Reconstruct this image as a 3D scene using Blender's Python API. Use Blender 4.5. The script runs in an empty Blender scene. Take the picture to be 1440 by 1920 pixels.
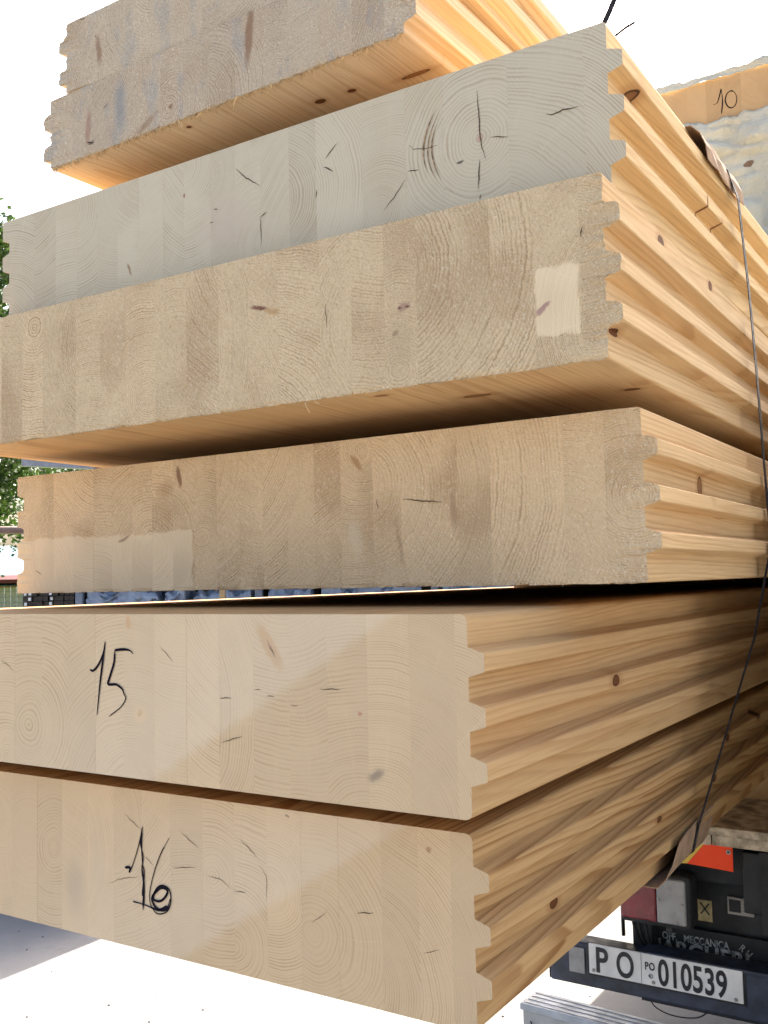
import bpy, bmesh, math, random
from mathutils import Vector, Matrix, noise as mnoise
from mathutils.geometry import tessellate_polygon
R = math.radians
rnd = random.Random(7)
SC = bpy.context.scene
COL = SC.collection

# ------------------------------------------------------------------ camera
CAM_Z = 1.7
yaw, pitch, roll = R(-32.378), R(3.915), R(-1.2406)
fw = Vector((math.sin(yaw)*math.cos(pitch), math.cos(yaw)*math.cos(pitch), math.sin(pitch)))
rt = Vector((math.cos(yaw), -math.sin(yaw), 0))
up = rt.cross(fw)
r2 = rt*math.cos(roll) + up*math.sin(roll)
u2 = -rt*math.sin(roll) + up*math.cos(roll)
cd = bpy.data.cameras.new('camera')
cd.sensor_fit = 'VERTICAL'; cd.sensor_height = 24.0; cd.lens = 24.0*1850.5/1920
cd.clip_start = 0.02; cd.clip_end = 2000
cam = bpy.data.objects.new('camera', cd); COL.objects.link(cam)
m = Matrix.Identity(4)
for i in range(3):
    m[i][0] = r2[i]; m[i][1] = u2[i]; m[i][2] = -fw[i]
m[2][3] = CAM_Z
cam.matrix_world = m
SC.camera = cam

# ------------------------------------------------------------------ sky, sun, exposure
SUN_EL, SUN_BACK = R(44), R(86)          # from behind the stack, a touch to the left
sdir = Vector((-math.cos(SUN_BACK)*math.cos(SUN_EL), math.sin(SUN_BACK)*math.cos(SUN_EL), math.sin(SUN_EL)))
W = bpy.data.worlds.new('World'); SC.world = W; W.use_nodes = True
nt = W.node_tree
sky = nt.nodes.new('ShaderNodeTexSky'); sky.sky_type = 'NISHITA'; sky.sun_disc = False
sky.sun_elevation = SUN_EL; sky.sun_rotation = math.atan2(sdir.x, sdir.y)
sky.air_density = 1.0; sky.dust_density = 7.0; sky.ozone_density = 1.0
bg = nt.nodes['Background']; bg.inputs['Strength'].default_value = 0.15
nt.links.new(sky.outputs[0], bg.inputs['Color'])
sl = bpy.data.lights.new('sun', 'SUN'); sl.energy = 5.0; sl.angle = R(0.55); sl.color = (1.0, 0.95, 0.87)
so = bpy.data.objects.new('sun', sl); COL.objects.link(so)
so.rotation_euler = sdir.to_track_quat('Z', 'Y').to_euler()
SC.view_settings.view_transform = 'Standard'; SC.view_settings.look = 'None'
SC.view_settings.gamma = 1.0; SC.view_settings.use_curve_mapping = False
SC.view_settings.exposure = 1.80
SC.render.engine = 'CYCLES'
SC.cycles.max_bounces = 5; SC.cycles.diffuse_bounces = 4; SC.cycles.glossy_bounces = 2
SC.cycles.transparent_max_bounces = 6
SC.cycles.use_adaptive_sampling = True; SC.cycles.adaptive_threshold = 0.02

# ------------------------------------------------------------------ node helper
class NT:
    def __init__(self, name):
        self.m = bpy.data.materials.new(name); self.m.use_nodes = True
        self.t = self.m.node_tree
        self.b = self.t.nodes['Principled BSDF']
    def n(self, kind, **kw):
        nd = self.t.nodes.new('ShaderNode'+kind)
        for k, v in kw.items(): setattr(nd, k, v)
        return nd
    def put(self, sock, v):
        if hasattr(v, 'is_linked') or hasattr(v, 'links'):
            self.t.links.new(v, sock)
        else:
            sock.default_value = v
    def math(self, op, a, b=None, c=None, clamp=False):
        nd = self.n('Math', operation=op, use_clamp=clamp)
        for i, v in enumerate((a, b, c)):
            if v is not None: self.put(nd.inputs[i], v)
        return nd.outputs[0]
    def vmath(self, op, a, b=None, scale=None):
        nd = self.n('VectorMath', operation=op)
        self.put(nd.inputs[0], a)
        if b is not None: self.put(nd.inputs[1], b)
        if scale is not None: self.put(nd.inputs['Scale'], scale)
        return nd.outputs['Value'] if op in ('LENGTH', 'DOT_PRODUCT', 'DISTANCE') else nd.outputs['Vector']
    def xyz(self, x, y, z):
        nd = self.n('CombineXYZ')
        for i, v in enumerate((x, y, z)): self.put(nd.inputs[i], v)
        return nd.outputs[0]
    def sep(self, v):
        nd = self.n('SeparateXYZ'); self.put(nd.inputs[0], v); return nd.outputs
    def obj(self): return self.n('TexCoord').outputs['Object']
    def attr(self, name): return self.n('Attribute', attribute_name=name).outputs['Vector']
    def noise(self, v, scale, detail=2.0, rough=0.5, dist=0.0, color=False):
        nd = self.n('TexNoise'); self.put(nd.inputs['Vector'], v)
        nd.inputs['Scale'].default_value = scale; nd.inputs['Detail'].default_value = detail
        nd.inputs['Roughness'].default_value = rough; nd.inputs['Distortion'].default_value = dist
        return nd.outputs['Color' if color else 'Fac']
    def vor(self, v, scale, feature='F1', out='Distance', rand=1.0):
        nd = self.n('TexVoronoi', feature=feature); self.put(nd.inputs['Vector'], v)
        nd.inputs['Scale'].default_value = scale; nd.inputs['Randomness'].default_value = rand
        return nd.outputs[out]
    def smooth(self, v, a, b, lo=0.0, hi=1.0):
        nd = self.n('MapRange', interpolation_type='SMOOTHSTEP')
        self.put(nd.inputs['Value'], v); self.put(nd.inputs['From Min'], a); self.put(nd.inputs['From Max'], b)
        self.put(nd.inputs['To Min'], lo); self.put(nd.inputs['To Max'], hi)
        return nd.outputs[0]
    def mix(self, f, a, b, blend='MIX'):
        nd = self.n('Mix', data_type='RGBA', blend_type=blend)
        self.put(nd.inputs[0], f)
        for s, v in ((nd.inputs[6], a), (nd.inputs[7], b)):
            if isinstance(v, tuple) and len(v) == 3: v = v+(1.0,)
            self.put(s, v)
        return nd.outputs[2]
    def bump(self, h, strength, dist, nrm=None):
        nd = self.n('Bump'); nd.inputs['Strength'].default_value = strength; nd.inputs['Distance'].default_value = dist
        self.put(nd.inputs['Height'], h)
        if nrm is not None: self.put(nd.inputs['Normal'], nrm)
        return nd.outputs[0]
    def fin(self, color=None, rough=0.7, spec=0.3, metal=0.0, normal=None):
        if color is not None:
            if isinstance(color, tuple) and len(color) == 3: color = color+(1.0,)
            self.put(self.b.inputs['Base Color'], color)
        self.put(self.b.inputs['Roughness'], rough)
        self.put(self.b.inputs['Specular IOR Level'], spec); self.put(self.b.inputs['Metallic'], metal)
        if normal is not None: self.put(self.b.inputs['Normal'], normal)
        return self.m

def plain(name, col, rough=0.6, spec=0.3, metal=0.0, var=0.12, scale=14.0, bump=0.0, bscale=80.0):
    t = NT(name); p = t.obj()
    f = t.noise(p, scale, 4, 0.6)
    d = tuple(c*(1-var*2) for c in col); l = tuple(min(1, c*(1+var)) for c in col)
    c = t.mix(t.smooth(f, 0.3, 0.7), d, l)
    nr = t.bump(t.noise(p, bscale, 4, 0.6), 0.5, bump) if bump else None
    rg = t.smooth(t.noise(p, scale*2.3, 3), 0.3, 0.7, max(0.05, rough-0.1), min(1, rough+0.1))
    return t.fin(c, rg, spec, metal, nr)

# ------------------------------------------------------------------ wood
def ring_field(t, p, along, blur=0.0):
    """distance field of growth rings: cylinders round a pith that runs along the board"""
    x, y, z = t.sep(p)[0:3]
    cx, cz, rw = t.sep(t.attr('ring'))[0:3]
    tx, tz, sd = t.sep(t.attr('pith'))[0:3]
    q = t.xyz(t.math('ADD', x, sd), t.math('MULTIPLY', y, 0.13), t.math('SUBTRACT', z, sd))
    wc = t.vmath('SUBTRACT', t.noise(q, 11.0, 2.0, 0.5, color=True), (0.5, 0.5, 0.5))
    wx, wy, wz = t.sep(wc)[0:3]
    a = 0.026 if along else 0.02
    dx = t.math('ADD', t.math('SUBTRACT', t.math('SUBTRACT', x, cx), t.math('MULTIPLY', y, tx)), t.math('MULTIPLY', wx, a))
    dz = t.math('ADD', t.math('SUBTRACT', t.math('SUBTRACT', z, cz), t.math('MULTIPLY', y, tz)), t.math('MULTIPLY', wz, a))
    r = t.math('SQRT', t.math('ADD', t.math('MULTIPLY', dx, dx), t.math('MULTIPLY', dz, dz)))
    if blur: r = t.math('ADD', r, t.math('MULTIPLY', t.math('SUBTRACT', t.noise(p, 95.0, 2.0, 0.6), 0.5), blur))
    wob = t.noise(t.xyz(t.math('MULTIPLY', r, 45.0), sd, 0.0), 1.0, 1.0)
    ph = t.math('ADD', t.math('DIVIDE', r, t.math('MULTIPLY', rw, 1.9 if along else 1.0)), t.math('MULTIPLY', wob, 3.0))
    fr = t.math('FRACT', ph)
    late = t.math('MULTIPLY', t.smooth(fr, 0.30, 0.86), t.smooth(fr, 0.99, 0.90))
    yr = t.math('FLOOR', ph)                       # every year has its own strength
    ys = t.n('TexWhiteNoise', noise_dimensions='2D'); t.put(ys.inputs['Vector'], t.xyz(yr, sd, 0.0))
    return r, late, ys.outputs['Value'], dx, dz

def stain_mask(t, x, z, s, wob):
    cx, cz, rx, rz, rot = s
    ux = t.math('ADD', t.math('SUBTRACT', x, cx), wob[0]); uz = t.math('ADD', t.math('SUBTRACT', z, cz), wob[1])
    c, sn = math.cos(R(rot)), math.sin(R(rot))
    a = t.math('DIVIDE', t.math('ADD', t.math('MULTIPLY', ux, c), t.math('MULTIPLY', uz, sn)), rx)
    b = t.math('DIVIDE', t.math('SUBTRACT', t.math('MULTIPLY', uz, c), t.math('MULTIPLY', ux, sn)), rz)
    return t.math('SQRT', t.math('ADD', t.math('MULTIPLY', a, a), t.math('MULTIPLY', b, b)))

def end_material(name, early, late_c, sawn, contrast=0.6, stains=(), smooth_boxes=(), grey=0.0, blotch=(0.40, 0.25, 0.13), blot=0.3, painted_reflection=None):
    """end grain: planed (sawn = 0) or left rough from the chain saw (sawn = 1)"""
    t = NT(name); p = t.obj()
    x, y, z = t.sep(p)[0:3]
    tint, con, sd = t.sep(t.attr('tone'))[0:3]
    r, late, ys, dx, dz = ring_field(t, p, False, 0.0055 if sawn else 0.0012)
    p2 = t.vmath('ADD', p, t.xyz(sd, sd, sd))
    patch = t.noise(p2, 24.0, 3.0, 0.55)
    broad = t.noise(p2, 7.0, 2.0, 0.5)
    k = t.math('MULTIPLY', t.math('MULTIPLY', late, con), t.math('MULTIPLY', t.smooth(patch, 0.25, 0.7, 0.25, 1.0), t.smooth(ys, 0.0, 1.0, 0.35, 1.15)))
    k = t.math('MULTIPLY', k, contrast, clamp=True)
    col = t.mix(k, early, late_c)
    # ray flecks running out from the pith
    ang = t.math('ARCTAN2', dz, dx)
    ray = t.noise(t.xyz(t.math('MULTIPLY', ang, 42.0), t.math('MULTIPLY', r, 9.0), sd), 1.0, 2.0)
    col = t.mix(t.smooth(ray, 0.55, 0.8, 0.0, 0.28), col, tuple(min(1, c*1.16) for c in early))
    # broad warm / pale blotches
    col = t.mix(t.smooth(broad, 0.48, 0.72, 0.0, blot), col, blotch)
    col = t.mix(t.smooth(broad, 0.42, 0.25, 0.0, 0.35), col, tuple(min(1, c*1.12) for c in early))
    if grey:
        g = t.noise(t.xyz(t.math('MULTIPLY', x, 1.6), 3.0, t.math('MULTIPLY', z, 0.7)), 16.0, 3.0, 0.6)
        col = t.mix(t.smooth(g, 0.5, 0.68, 0.0, grey), col, (0.30, 0.32, 0.33))
    w1 = t.sep(t.vmath('SUBTRACT', t.noise(p, 55.0, 3.0, 0.6, color=True), (0.5, 0.5, 0.5)))
    # planed region mask inside rough faces
    sm = None
    if sawn and smooth_boxes:
        sm = 0.0
        for (xa, xb, za, zb) in smooth_boxes:
            e = 0.0022
            wx = t.math('MULTIPLY', w1[0], 0.012); wz = t.math('MULTIPLY', w1[2], 0.022)
            xx = t.math('ADD', x, wx); zz = t.math('ADD', z, wz)
            mk = t.math('MULTIPLY', t.math('MULTIPLY', t.smooth(xx, xa-e, xa+e), t.smooth(xx, xb+e, xb-e)),
                        t.math('MULTIPLY', t.smooth(zz, za-e, za+e), t.smooth(zz, zb+e, zb-e)))
            sm = t.math('MAXIMUM', sm, mk) if not isinstance(sm, float) else mk
    # fine relief
    th = R(28)
    u = t.math('ADD', t.math('MULTIPLY', x, math.cos(th)), t.math('MULTIPLY', z, math.sin(th)))
    v = t.math('SUBTRACT', t.math('MULTIPLY', z, math.cos(th)), t.math('MULTIPLY', x, math.sin(th)))
    grain = t.noise(p, 900.0, 2.0, 0.6)
    if sawn:
        rw = t.math('ADD', t.math('MULTIPLY', broad, 5.0), sd)          # tear direction drifts over the face
        cu = t.math('COSINE', rw); su = t.math('SINE', rw)
        a = t.math('ADD', t.math('MULTIPLY', x, cu), t.math('MULTIPLY', z, su))
        b = t.math('SUBTRACT', t.math('MULTIPLY', z, cu), t.math('MULTIPLY', x, su))
        tear = t.noise(t.xyz(t.math('MULTIPLY', u, 1.0), t.math('MULTIPLY', sd, 0.1), t.math('MULTIPLY', v, 0.42)), 430.0, 3.0, 0.72)
        spk = t.noise(p, 520.0, 1.0, 0.5)
        hgt = t.math('ADD', tear, t.math('MULTIPLY', spk, 0.7))
        rough_mask = 1.0 if sm is None else t.math('SUBTRACT', 1.0, sm)
        pit = t.math('MAXIMUM', t.smooth(tear, 0.47, 0.32, 0.0, 0.36*sawn), t.smooth(spk, 0.36, 0.24, 0.0, 0.5*sawn))
        fib = t.math('MAXIMUM', t.smooth(tear, 0.55, 0.72, 0.0, 0.55), t.smooth(spk, 0.62, 0.74, 0.0, 0.75))
        if sm is not None:
            pit = t.math('MULTIPLY', pit, rough_mask); fib = t.math('MULTIPLY', fib, rough_mask)
        col = t.mix(pit, col, (blotch[0]*0.95, blotch[1]*0.84, blotch[2]*0.72))
        col = t.mix(fib, col, (0.86, 0.77, 0.58))
        if sm is not None:
            col = t.mix(t.math('MULTIPLY', sm, 0.45), col, (0.72, 0.60, 0.41))
        nr = t.bump(hgt, 1.0, 0.005*sawn)
        t.put(nr.node.inputs['Strength'], 0.85 if sm is None else t.math('ADD', t.math('MULTIPLY', rough_mask, 0.75), 0.08))
    else:
        kerf = t.math('SINE', t.math('ADD', t.math('MULTIPLY', u, 2*math.pi/0.0043), t.math('MULTIPLY', broad, 14.0)))
        kerf = t.math('MULTIPLY', kerf, t.smooth(patch, 0.4, 0.65))
        col = t.mix(t.math('MULTIPLY', t.math('ADD', kerf, 1.0), 0.045), col, (0.36, 0.25, 0.15))
        col = t.mix(t.smooth(grain, 0.35, 0.7, 0.0, 0.13), col, (0.40, 0.29, 0.18))
        nr = t.bump(grain, 0.3, 0.0006)
    wob = (t.math('MULTIPLY', w1[0], 0.011), t.math('MULTIPLY', w1[2], 0.011))
    for (cx, cz, rx, rz, rot, scol, amt, soft) in stains:
        dd = stain_mask(t, x, z, (cx, cz, rx, rz, rot), wob)
        col = t.mix(t.smooth(dd, 1.0+soft*0.3, 1.0-soft, 0.0, amt), col, scol)
    if painted_reflection:                      # reflected light painted in: upper part paler, with a slanting edge
        (x0, z0), (x1, z1) = painted_reflection; L = math.hypot(x1-x0, z1-z0); nx, nz = -(z1-z0)/L, (x1-x0)/L
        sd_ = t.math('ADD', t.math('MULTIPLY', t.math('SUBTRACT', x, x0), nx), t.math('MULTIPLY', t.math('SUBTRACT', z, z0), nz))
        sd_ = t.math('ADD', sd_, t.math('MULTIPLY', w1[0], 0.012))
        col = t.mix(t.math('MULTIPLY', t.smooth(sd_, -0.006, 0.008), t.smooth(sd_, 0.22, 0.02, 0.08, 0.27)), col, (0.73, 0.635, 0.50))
    hs = t.n('HueSaturation'); t.put(hs.inputs['Color'], col); t.put(hs.inputs['Value'], tint)
    hs.inputs['Saturation'].default_value = 1.0
    return t.fin(hs.outputs[0], 0.82, 0.18, 0.0, nr)

def long_material(name, light, dark, knots=(), strength=0.8):
    """planed long grain of the faces that run along the beam"""
    t = NT(name); p = t.obj()
    x, y, z = t.sep(p)[0:3]
    tint, con, sd = t.sep(t.attr('tone'))[0:3]
    r, late, ys, dx, dz = ring_field(t, p, True)
    q = t.xyz(t.math('ADD', x, sd), t.math('MULTIPLY', y, 0.02), z)
    fibre = t.noise(q, 420.0, 3.0, 0.6)
    broad = t.noise(t.xyz(t.math('ADD', x, sd), t.math('MULTIPLY', y, 0.25), z), 9.0, 3.0, 0.55)
    k = t.math('MULTIPLY', late, t.smooth(ys, 0.0, 1.0, 0.3, 1.1))
    k = t.math('MULTIPLY', k, t.math('MULTIPLY', t.smooth(broad, 0.25, 0.65, 0.45, 1.0), strength), clamp=True)
    col = t.mix(k, light, dark)
    col = t.mix(t.smooth(fibre, 0.42, 0.7, 0.0, 0.22), col, tuple(c*0.72 for c in dark))
    col = t.mix(t.smooth(broad, 0.5, 0.75, 0.0, 0.4), col, (light[0]*0.92, light[1]*0.78, light[2]*0.66))
    w1 = t.sep(t.vmath('SUBTRACT', t.noise(p, 40.0, 2.0, 0.5, color=True), (0.5, 0.5, 0.5)))
    hgt = fibre
    for (kx, ky, kz, rx, ry, rz, kind) in knots:
        d = t.vmath('LENGTH', t.vmath('DIVIDE', t.vmath('ADD', t.vmath('SUBTRACT', p, (kx, ky, kz)),
            t.xyz(0.0, t.math('MULTIPLY', w1[1], ry*0.5), t.math('MULTIPLY', w1[2], rz*0.5))), (rx, ry, rz)))
        halo = t.smooth(d, 2.6, 1.0, 0.0, 0.45)
        col = t.mix(halo, col, (dark[0]*0.95, dark[1]*0.82, dark[2]*0.7))
        body = (0.34, 0.16, 0.065) if kind == 0 else (0.17, 0.062, 0.022)
        kr = t.math('FRACT', t.math('MULTIPLY', d, 3.5))
        col = t.mix(t.smooth(d, 1.05, 0.92), col, t.mix(t.math('MULTIPLY', kr, 0.6), body, tuple(c*0.45 for c in body)))
        col = t.mix(t.math('MULTIPLY', t.smooth(d, 0.82, 0.95), t.smooth(d, 1.12, 0.98)), col, (0.06, 0.026, 0.014))
    hs = t.n('HueSaturation'); t.put(hs.inputs['Color'], col); t.put(hs.inputs['Value'], tint)
    rg = t.smooth(fibre, 0.3, 0.7, 0.66, 0.8)
    return t.fin(hs.outputs[0], rg, 0.12, 0.0, t.bump(hgt, 0.22, 0.0008))

# ------------------------------------------------------------------ mesh helpers
def link(name, me, mats, parent=None):
    o = bpy.data.objects.new(name, me); COL.objects.link(o)
    for mm in (mats if isinstance(mats, (list, tuple)) else [mats]):
        if len(me.materials) < (len(mats) if isinstance(mats, (list, tuple)) else 1): me.materials.append(mm)
    if parent: o.parent = parent
    return o
def empty(name, loc, rz=0.0):
    o = bpy.data.objects.new(name, None); COL.objects.link(o); o.empty_display_size = 0.1
    o.location = loc; o.rotation_euler = (0, 0, rz); return o
def tag(o, label, cat=None, group=None, kind=None):
    if label: o['label'] = label
    if cat: o['category'] = cat
    if group: o['group'] = group
    if kind: o['kind'] = kind
    return o
def from_bm(bm, name):
    me = bpy.data.meshes.new(name); bm.to_mesh(me); bm.free(); return me
def box(bm, c, s, rot=None, bevel=0.0):
    r = bmesh.ops.create_cube(bm, size=1.0)
    vs = r['verts']
    for v in vs: v.co = Vector((v.co.x*s[0], v.co.y*s[1], v.co.z*s[2]))
    if bevel:
        es = list({e for v in vs for e in v.link_edges})
        rb = bmesh.ops.bevel(bm, geom=vs+es, offset=bevel, segments=2, profile=0.5, affect='EDGES')
        vs = list({v for f in rb['faces'] for v in f.verts} | {v for v in vs if v.is_valid})
    M = (rot.to_4x4() if rot else Matrix.Identity(4)); M = Matrix.Translation(c) @ M
    for v in vs: v.co = M @ v.co
    return vs
def box_obj(name, c, s, mat, parent=None, bevel=0.003, rot=None):
    bm = bmesh.new(); box(bm, Vector((0, 0, 0)), s, None, bevel)
    o = link(name, from_bm(bm, name), mat, parent); o.location = c
    if rot: o.rotation_euler = rot
    return o
def tube(bm, pts, rad, n=8, cap=True):
    pts = [Vector(q) for q in pts]; rings = []
    for i, q in enumerate(pts):
        d = (pts[min(i+1, len(pts)-1)]-pts[max(i-1, 0)]).normalized()
        a = d.orthogonal().normalized() if i == 0 else (rings_a - d*rings_a.dot(d)).normalized()
        rings_a = a; b = d.cross(a)
        rr = rad[i] if isinstance(rad, (list, tuple)) else rad
        rings.append([bm.verts.new(q+(a*math.cos(2*math.pi*k/n)+b*math.sin(2*math.pi*k/n))*rr) for k in range(n)])
    for r0, r1 in zip(rings, rings[1:]):
        for k in range(n): bm.faces.new((r0[k], r0[(k+1) % n], r1[(k+1) % n], r1[k])).smooth = True
    if cap:
        bm.faces.new(rings[0][::-1]); bm.faces.new(rings[-1])
def ribbon(name, pts, width, thick, wdir, mat, parent=None):
    """band of real thickness along a polyline; wdir = direction of its width (vector or list)"""
    bm = bmesh.new(); pts = [Vector(q) for q in pts]; rows = []
    for i, q in enumerate(pts):
        d = (pts[min(i+1, len(pts)-1)]-pts[max(i-1, 0)]).normalized()
        w = Vector(wdir[i] if isinstance(wdir, list) else wdir); w = (w-d*w.dot(d)).normalized(); n = d.cross(w)
        ww = (width[i] if isinstance(width, list) else width)/2
        rows.append([bm.verts.new(q+w*ww*sx+n*thick/2*sz) for sx, sz in ((-1, -1), (1, -1), (1, 1), (-1, 1))])
    for a, b in zip(rows, rows[1:]):
        for k in range(4): bm.faces.new((a[k], a[(k+1) % 4], b[(k+1) % 4], b[k]))
    bm.faces.new(rows[0][::-1]); bm.faces.new(rows[-1])
    bmesh.ops.recalc_face_normals(bm, faces=bm.faces)
    return link(name, from_bm(bm, name), mat, parent)
def smooth_line(pts, n=6):
    pts = [Vector((a, 0, b)) if len(q) == 2 else Vector(q) for q in pts for (a, b) in ([q] if len(q) == 2 else [(0, 0)])]
    out = []
    for i in range(len(pts)-1):
        p0 = pts[max(i-1, 0)]; p1 = pts[i]; p2 = pts[i+1]; p3 = pts[min(i+2, len(pts)-1)]
        for k in range(n):
            s = k/n
            out.append(0.5*((2*p1)+(p2-p0)*s+(2*p0-5*p1+4*p2-p3)*s*s+(3*p1-p0-3*p2+p3)*s**3))
    out.append(pts[-1]); return out

# ------------------------------------------------------------------ beams
TD = 0.0165            # depth of a tongue
def edge_profile(h, tongues, sgn, rnd_r):
    """outline of one long side from bottom to top as (outward offset, z); sgn +1 tongues, -1 grooves"""
    pr = []
    for k in range(4):
        a = math.pi/2*k/3
        pr.append((-rnd_r*(1-math.sin(a)), rnd_r*(1-math.cos(a))))
    for zc in sorted(tongues):
        pr += [(0, zc-0.0136), (sgn*(TD-0.0012), zc-0.0086), (sgn*TD, zc-0.0074), (sgn*TD, zc+0.0074), (sgn*(TD-0.0012), zc+0.0086), (0, zc+0.0136)]
    for k in range(4):
        a = math.pi/2*k/3
        pr.append((-rnd_r*(1-math.cos(a)), h-rnd_r*(1-math.sin(a))))
    return pr
def lamella_outline(h, xa, xb, left=None, right=None):
    """counter-clockwise seen from the front (looking along +y): x right, z up"""
    if right: rp = [(xb+o, z) for o, z in right]
    else: rp = [(xb, 0.0), (xb, h)]
    if left: lp = [(xa-o, z) for o, z in reversed(left)]
    else: lp = [(xa, h), (xa, 0.0)]
    return rp+lp
def resample(poly, step):
    out = []
    for i in range(len(poly)):
        a = Vector(poly[i]); b = Vector(poly[(i+1) % len(poly)]); n = max(1, int((b-a).length/step))
        for k in range(n): out.append(tuple(a.lerp(b, k/n)))
    return out
def make_lamella(beam, poly, length, mats, ring, pith, tone, ragged, rr, back=0.0, hull=None, h_=1.0):
    bm = bmesh.new()
    if ragged: poly = resample(poly, 0.0045)
    ys = [0.0, 0.012, length] if ragged else [0.0, length]
    rings = []
    for iy, y in enumerate(ys):
        row = []
        for (x, z) in poly:
            jx = jy = jz = 0.0
            if iy == 0:
                if ragged:
                    edge = hull(x, z)
                    jy = rr.uniform(-0.0005, 0.0022)*ragged if edge else 0.0
                    if edge: jx = rr.uniform(-0.0008, 0.0008)*ragged; jz = rr.uniform(-0.0010, 0.0010)*ragged
                    if z > h_-0.002: jy *= 0.2; jz = -abs(jz)*0.2; jx = 0.0
                jy += back
            row.append(bm.verts.new((x+jx, y+jy, z+jz)))
        rings.append(row)
    n = len(poly)
    tris = tessellate_polygon([[Vector((x, z, 0)) for x, z in poly]])
    for tri in tris: bm.faces.new([rings[0][k] for k in tri]).material_index = 0
    for a, b in zip(rings, rings[1:]):
        for k in range(n):
            g = bm.faces.new((a[k], b[k], b[(k+1) % n], a[(k+1) % n])); g.material_index = 1
    for tri in tris: bm.faces.new([rings[-1][k] for k in reversed(tri)]).material_index = 0
    bmesh.ops.recalc_face_normals(bm, faces=bm.faces)
    me = from_bm(bm, 'lamella')
    nv = len(me.vertices)
    for nm, val in (('ring', ring), ('pith', pith), ('tone', tone)):
        at = me.attributes.new(nm, 'FLOAT_VECTOR', 'POINT')
        at.data.foreach_set('vector', list(val)*nv)
    return link('lamella', me, mats, beam)

def make_beam(name, label, P, ang, w, h, length, tongues, cuts, endm, longm, seed, ragged=0.0, rings=None, group=None, both=False, edge_r=0.005, tonevar=0.07, cat='beam'):
    rr = random.Random(seed)
    b = empty(name, P, R(ang)); tag(b, label, cat, group)
    xs = [-w]+sorted(c for c in cuts if -w+0.03 < c < -0.012)+[0.0]
    rp = edge_profile(h, tongues, 1, edge_r); lp = edge_profile(h, tongues, 1 if both else -1, edge_r)
    G = 0.00001
    def hull(x, z): return z < 0.002 or z > h-0.002 or x > -0.0145 or x < -w+0.0145
    for i in range(len(xs)-1):
        xa, xb = xs[i], xs[i+1]; first, last = i == 0, i == len(xs)-2
        poly = lamella_outline(h, xa+(0 if first else G), xb-(0 if last else G), lp if first else None, rp if last else None)
        mid = (xa+xb)/2
        # where the pith of this board lay: inside it now and then, otherwise off to one side
        if rr.random() < 0.14: cz = h*rr.uniform(0.15, 0.85); cx = mid+rr.uniform(-0.03, 0.03)
        else:
            a = rr.uniform(0, 2*math.pi); d = rr.uniform(0.06, 0.22); cx = mid+math.cos(a)*d; cz = h/2+math.sin(a)*d
        rw = rr.uniform(0.0019, 0.0042)
        for (qx, qz, qr, xl, xr) in (rings or ()):
            if xl <= mid <= xr: cx, cz, rw = qx, qz, qr
        pith = (rr.uniform(-0.05, 0.05), rr.uniform(-0.04, 0.04), rr.uniform(-9, 9))
        tone = (1.0+rr.uniform(-tonevar, tonevar), rr.uniform(0.55, 1.1), rr.uniform(-9, 9))
        make_lamella(b, poly, length, [endm, longm], (cx, cz, rw), pith, tone, ragged, rr, hull=hull, h_=h, back=rr.uniform(0, 0.0003))
    return b

INK = plain('marker_ink', (0.006, 0.004, 0.012), 0.7, 0.08, var=0.2, scale=200)
CRACK = plain('crack_wood', (0.085, 0.052, 0.034), 0.95, 0.05, var=0.3, scale=300)
FIBRE = plain('torn_fibre', (0.62, 0.43, 0.22), 0.8, 0.2, var=0.2, scale=150)

def flat_stroke(bm, pts, wf, y):
    """closed ribbon on the end face, pts in metres (x, z), wf(s) = half width"""
    L = []; Rr = []
    n = len(pts)
    for i, q in enumerate(pts):
        d = pts[min(i+1, n-1)]-pts[max(i-1, 0)]; d.y = 0
        if d.length < 1e-9: d = Vector((1, 0, 0))
        d.normalize(); nrm = Vector((-d.z, 0, d.x)); ww = wf(i/(n-1))
        L.append(bm.verts.new((q.x+nrm.x*ww, y, q.z+nrm.z*ww))); Rr.append(bm.verts.new((q.x-nrm.x*ww, y, q.z-nrm.z*ww)))
    for i in range(n-1): bm.faces.new((L[i], L[i+1], Rr[i+1], Rr[i]))
def handwriting(beam, strokes, hw, y, label, name='handwritten_number', seed=1):
    rr = random.Random(seed); bm = bmesh.new()
    for k, s in enumerate(strokes):
        pts = smooth_line([(a/1000, b/1000) for a, b in s], 7); ph = rr.uniform(0, 6)
        flat_stroke(bm, pts, lambda s, ph=ph: hw*(0.8+0.35*math.sin(5*s+ph))*(0.45 if s < 0.03 or s > 0.97 else 1.0), y-0.00004*k)
    bmesh.ops.recalc_face_normals(bm, faces=bm.faces)
    o = link(name, from_bm(bm, name), INK, beam); o['label'] = label; return o
def cracks(beam, lines, y, seed, hw=0.00048):
    rr = random.Random(seed)
    for s in lines:
        pts = [Vector((a/1000, 0, b/1000)) for a, b in s]; fine = []
        for a, b in zip(pts, pts[1:]):
            n = max(2, int((b-a).length/0.004))
            for k in range(n):
                q = a.lerp(b, k/n)
                if fine: q += Vector((rr.uniform(-1, 1), 0, rr.uniform(-1, 1)))*0.0007
                fine.append(q)
        fine.append(pts[-1]); bm = bmesh.new()
        w0 = hw*rr.uniform(0.7, 1.3)
        flat_stroke(bm, fine, lambda s: w0*(0.25+math.sin(math.pi*min(max(s, 0.02), 0.98))), y)
        bmesh.ops.recalc_face_normals(bm, faces=bm.faces)
        link('drying_crack', from_bm(bm, 'drying_crack'), CRACK, beam)
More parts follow.
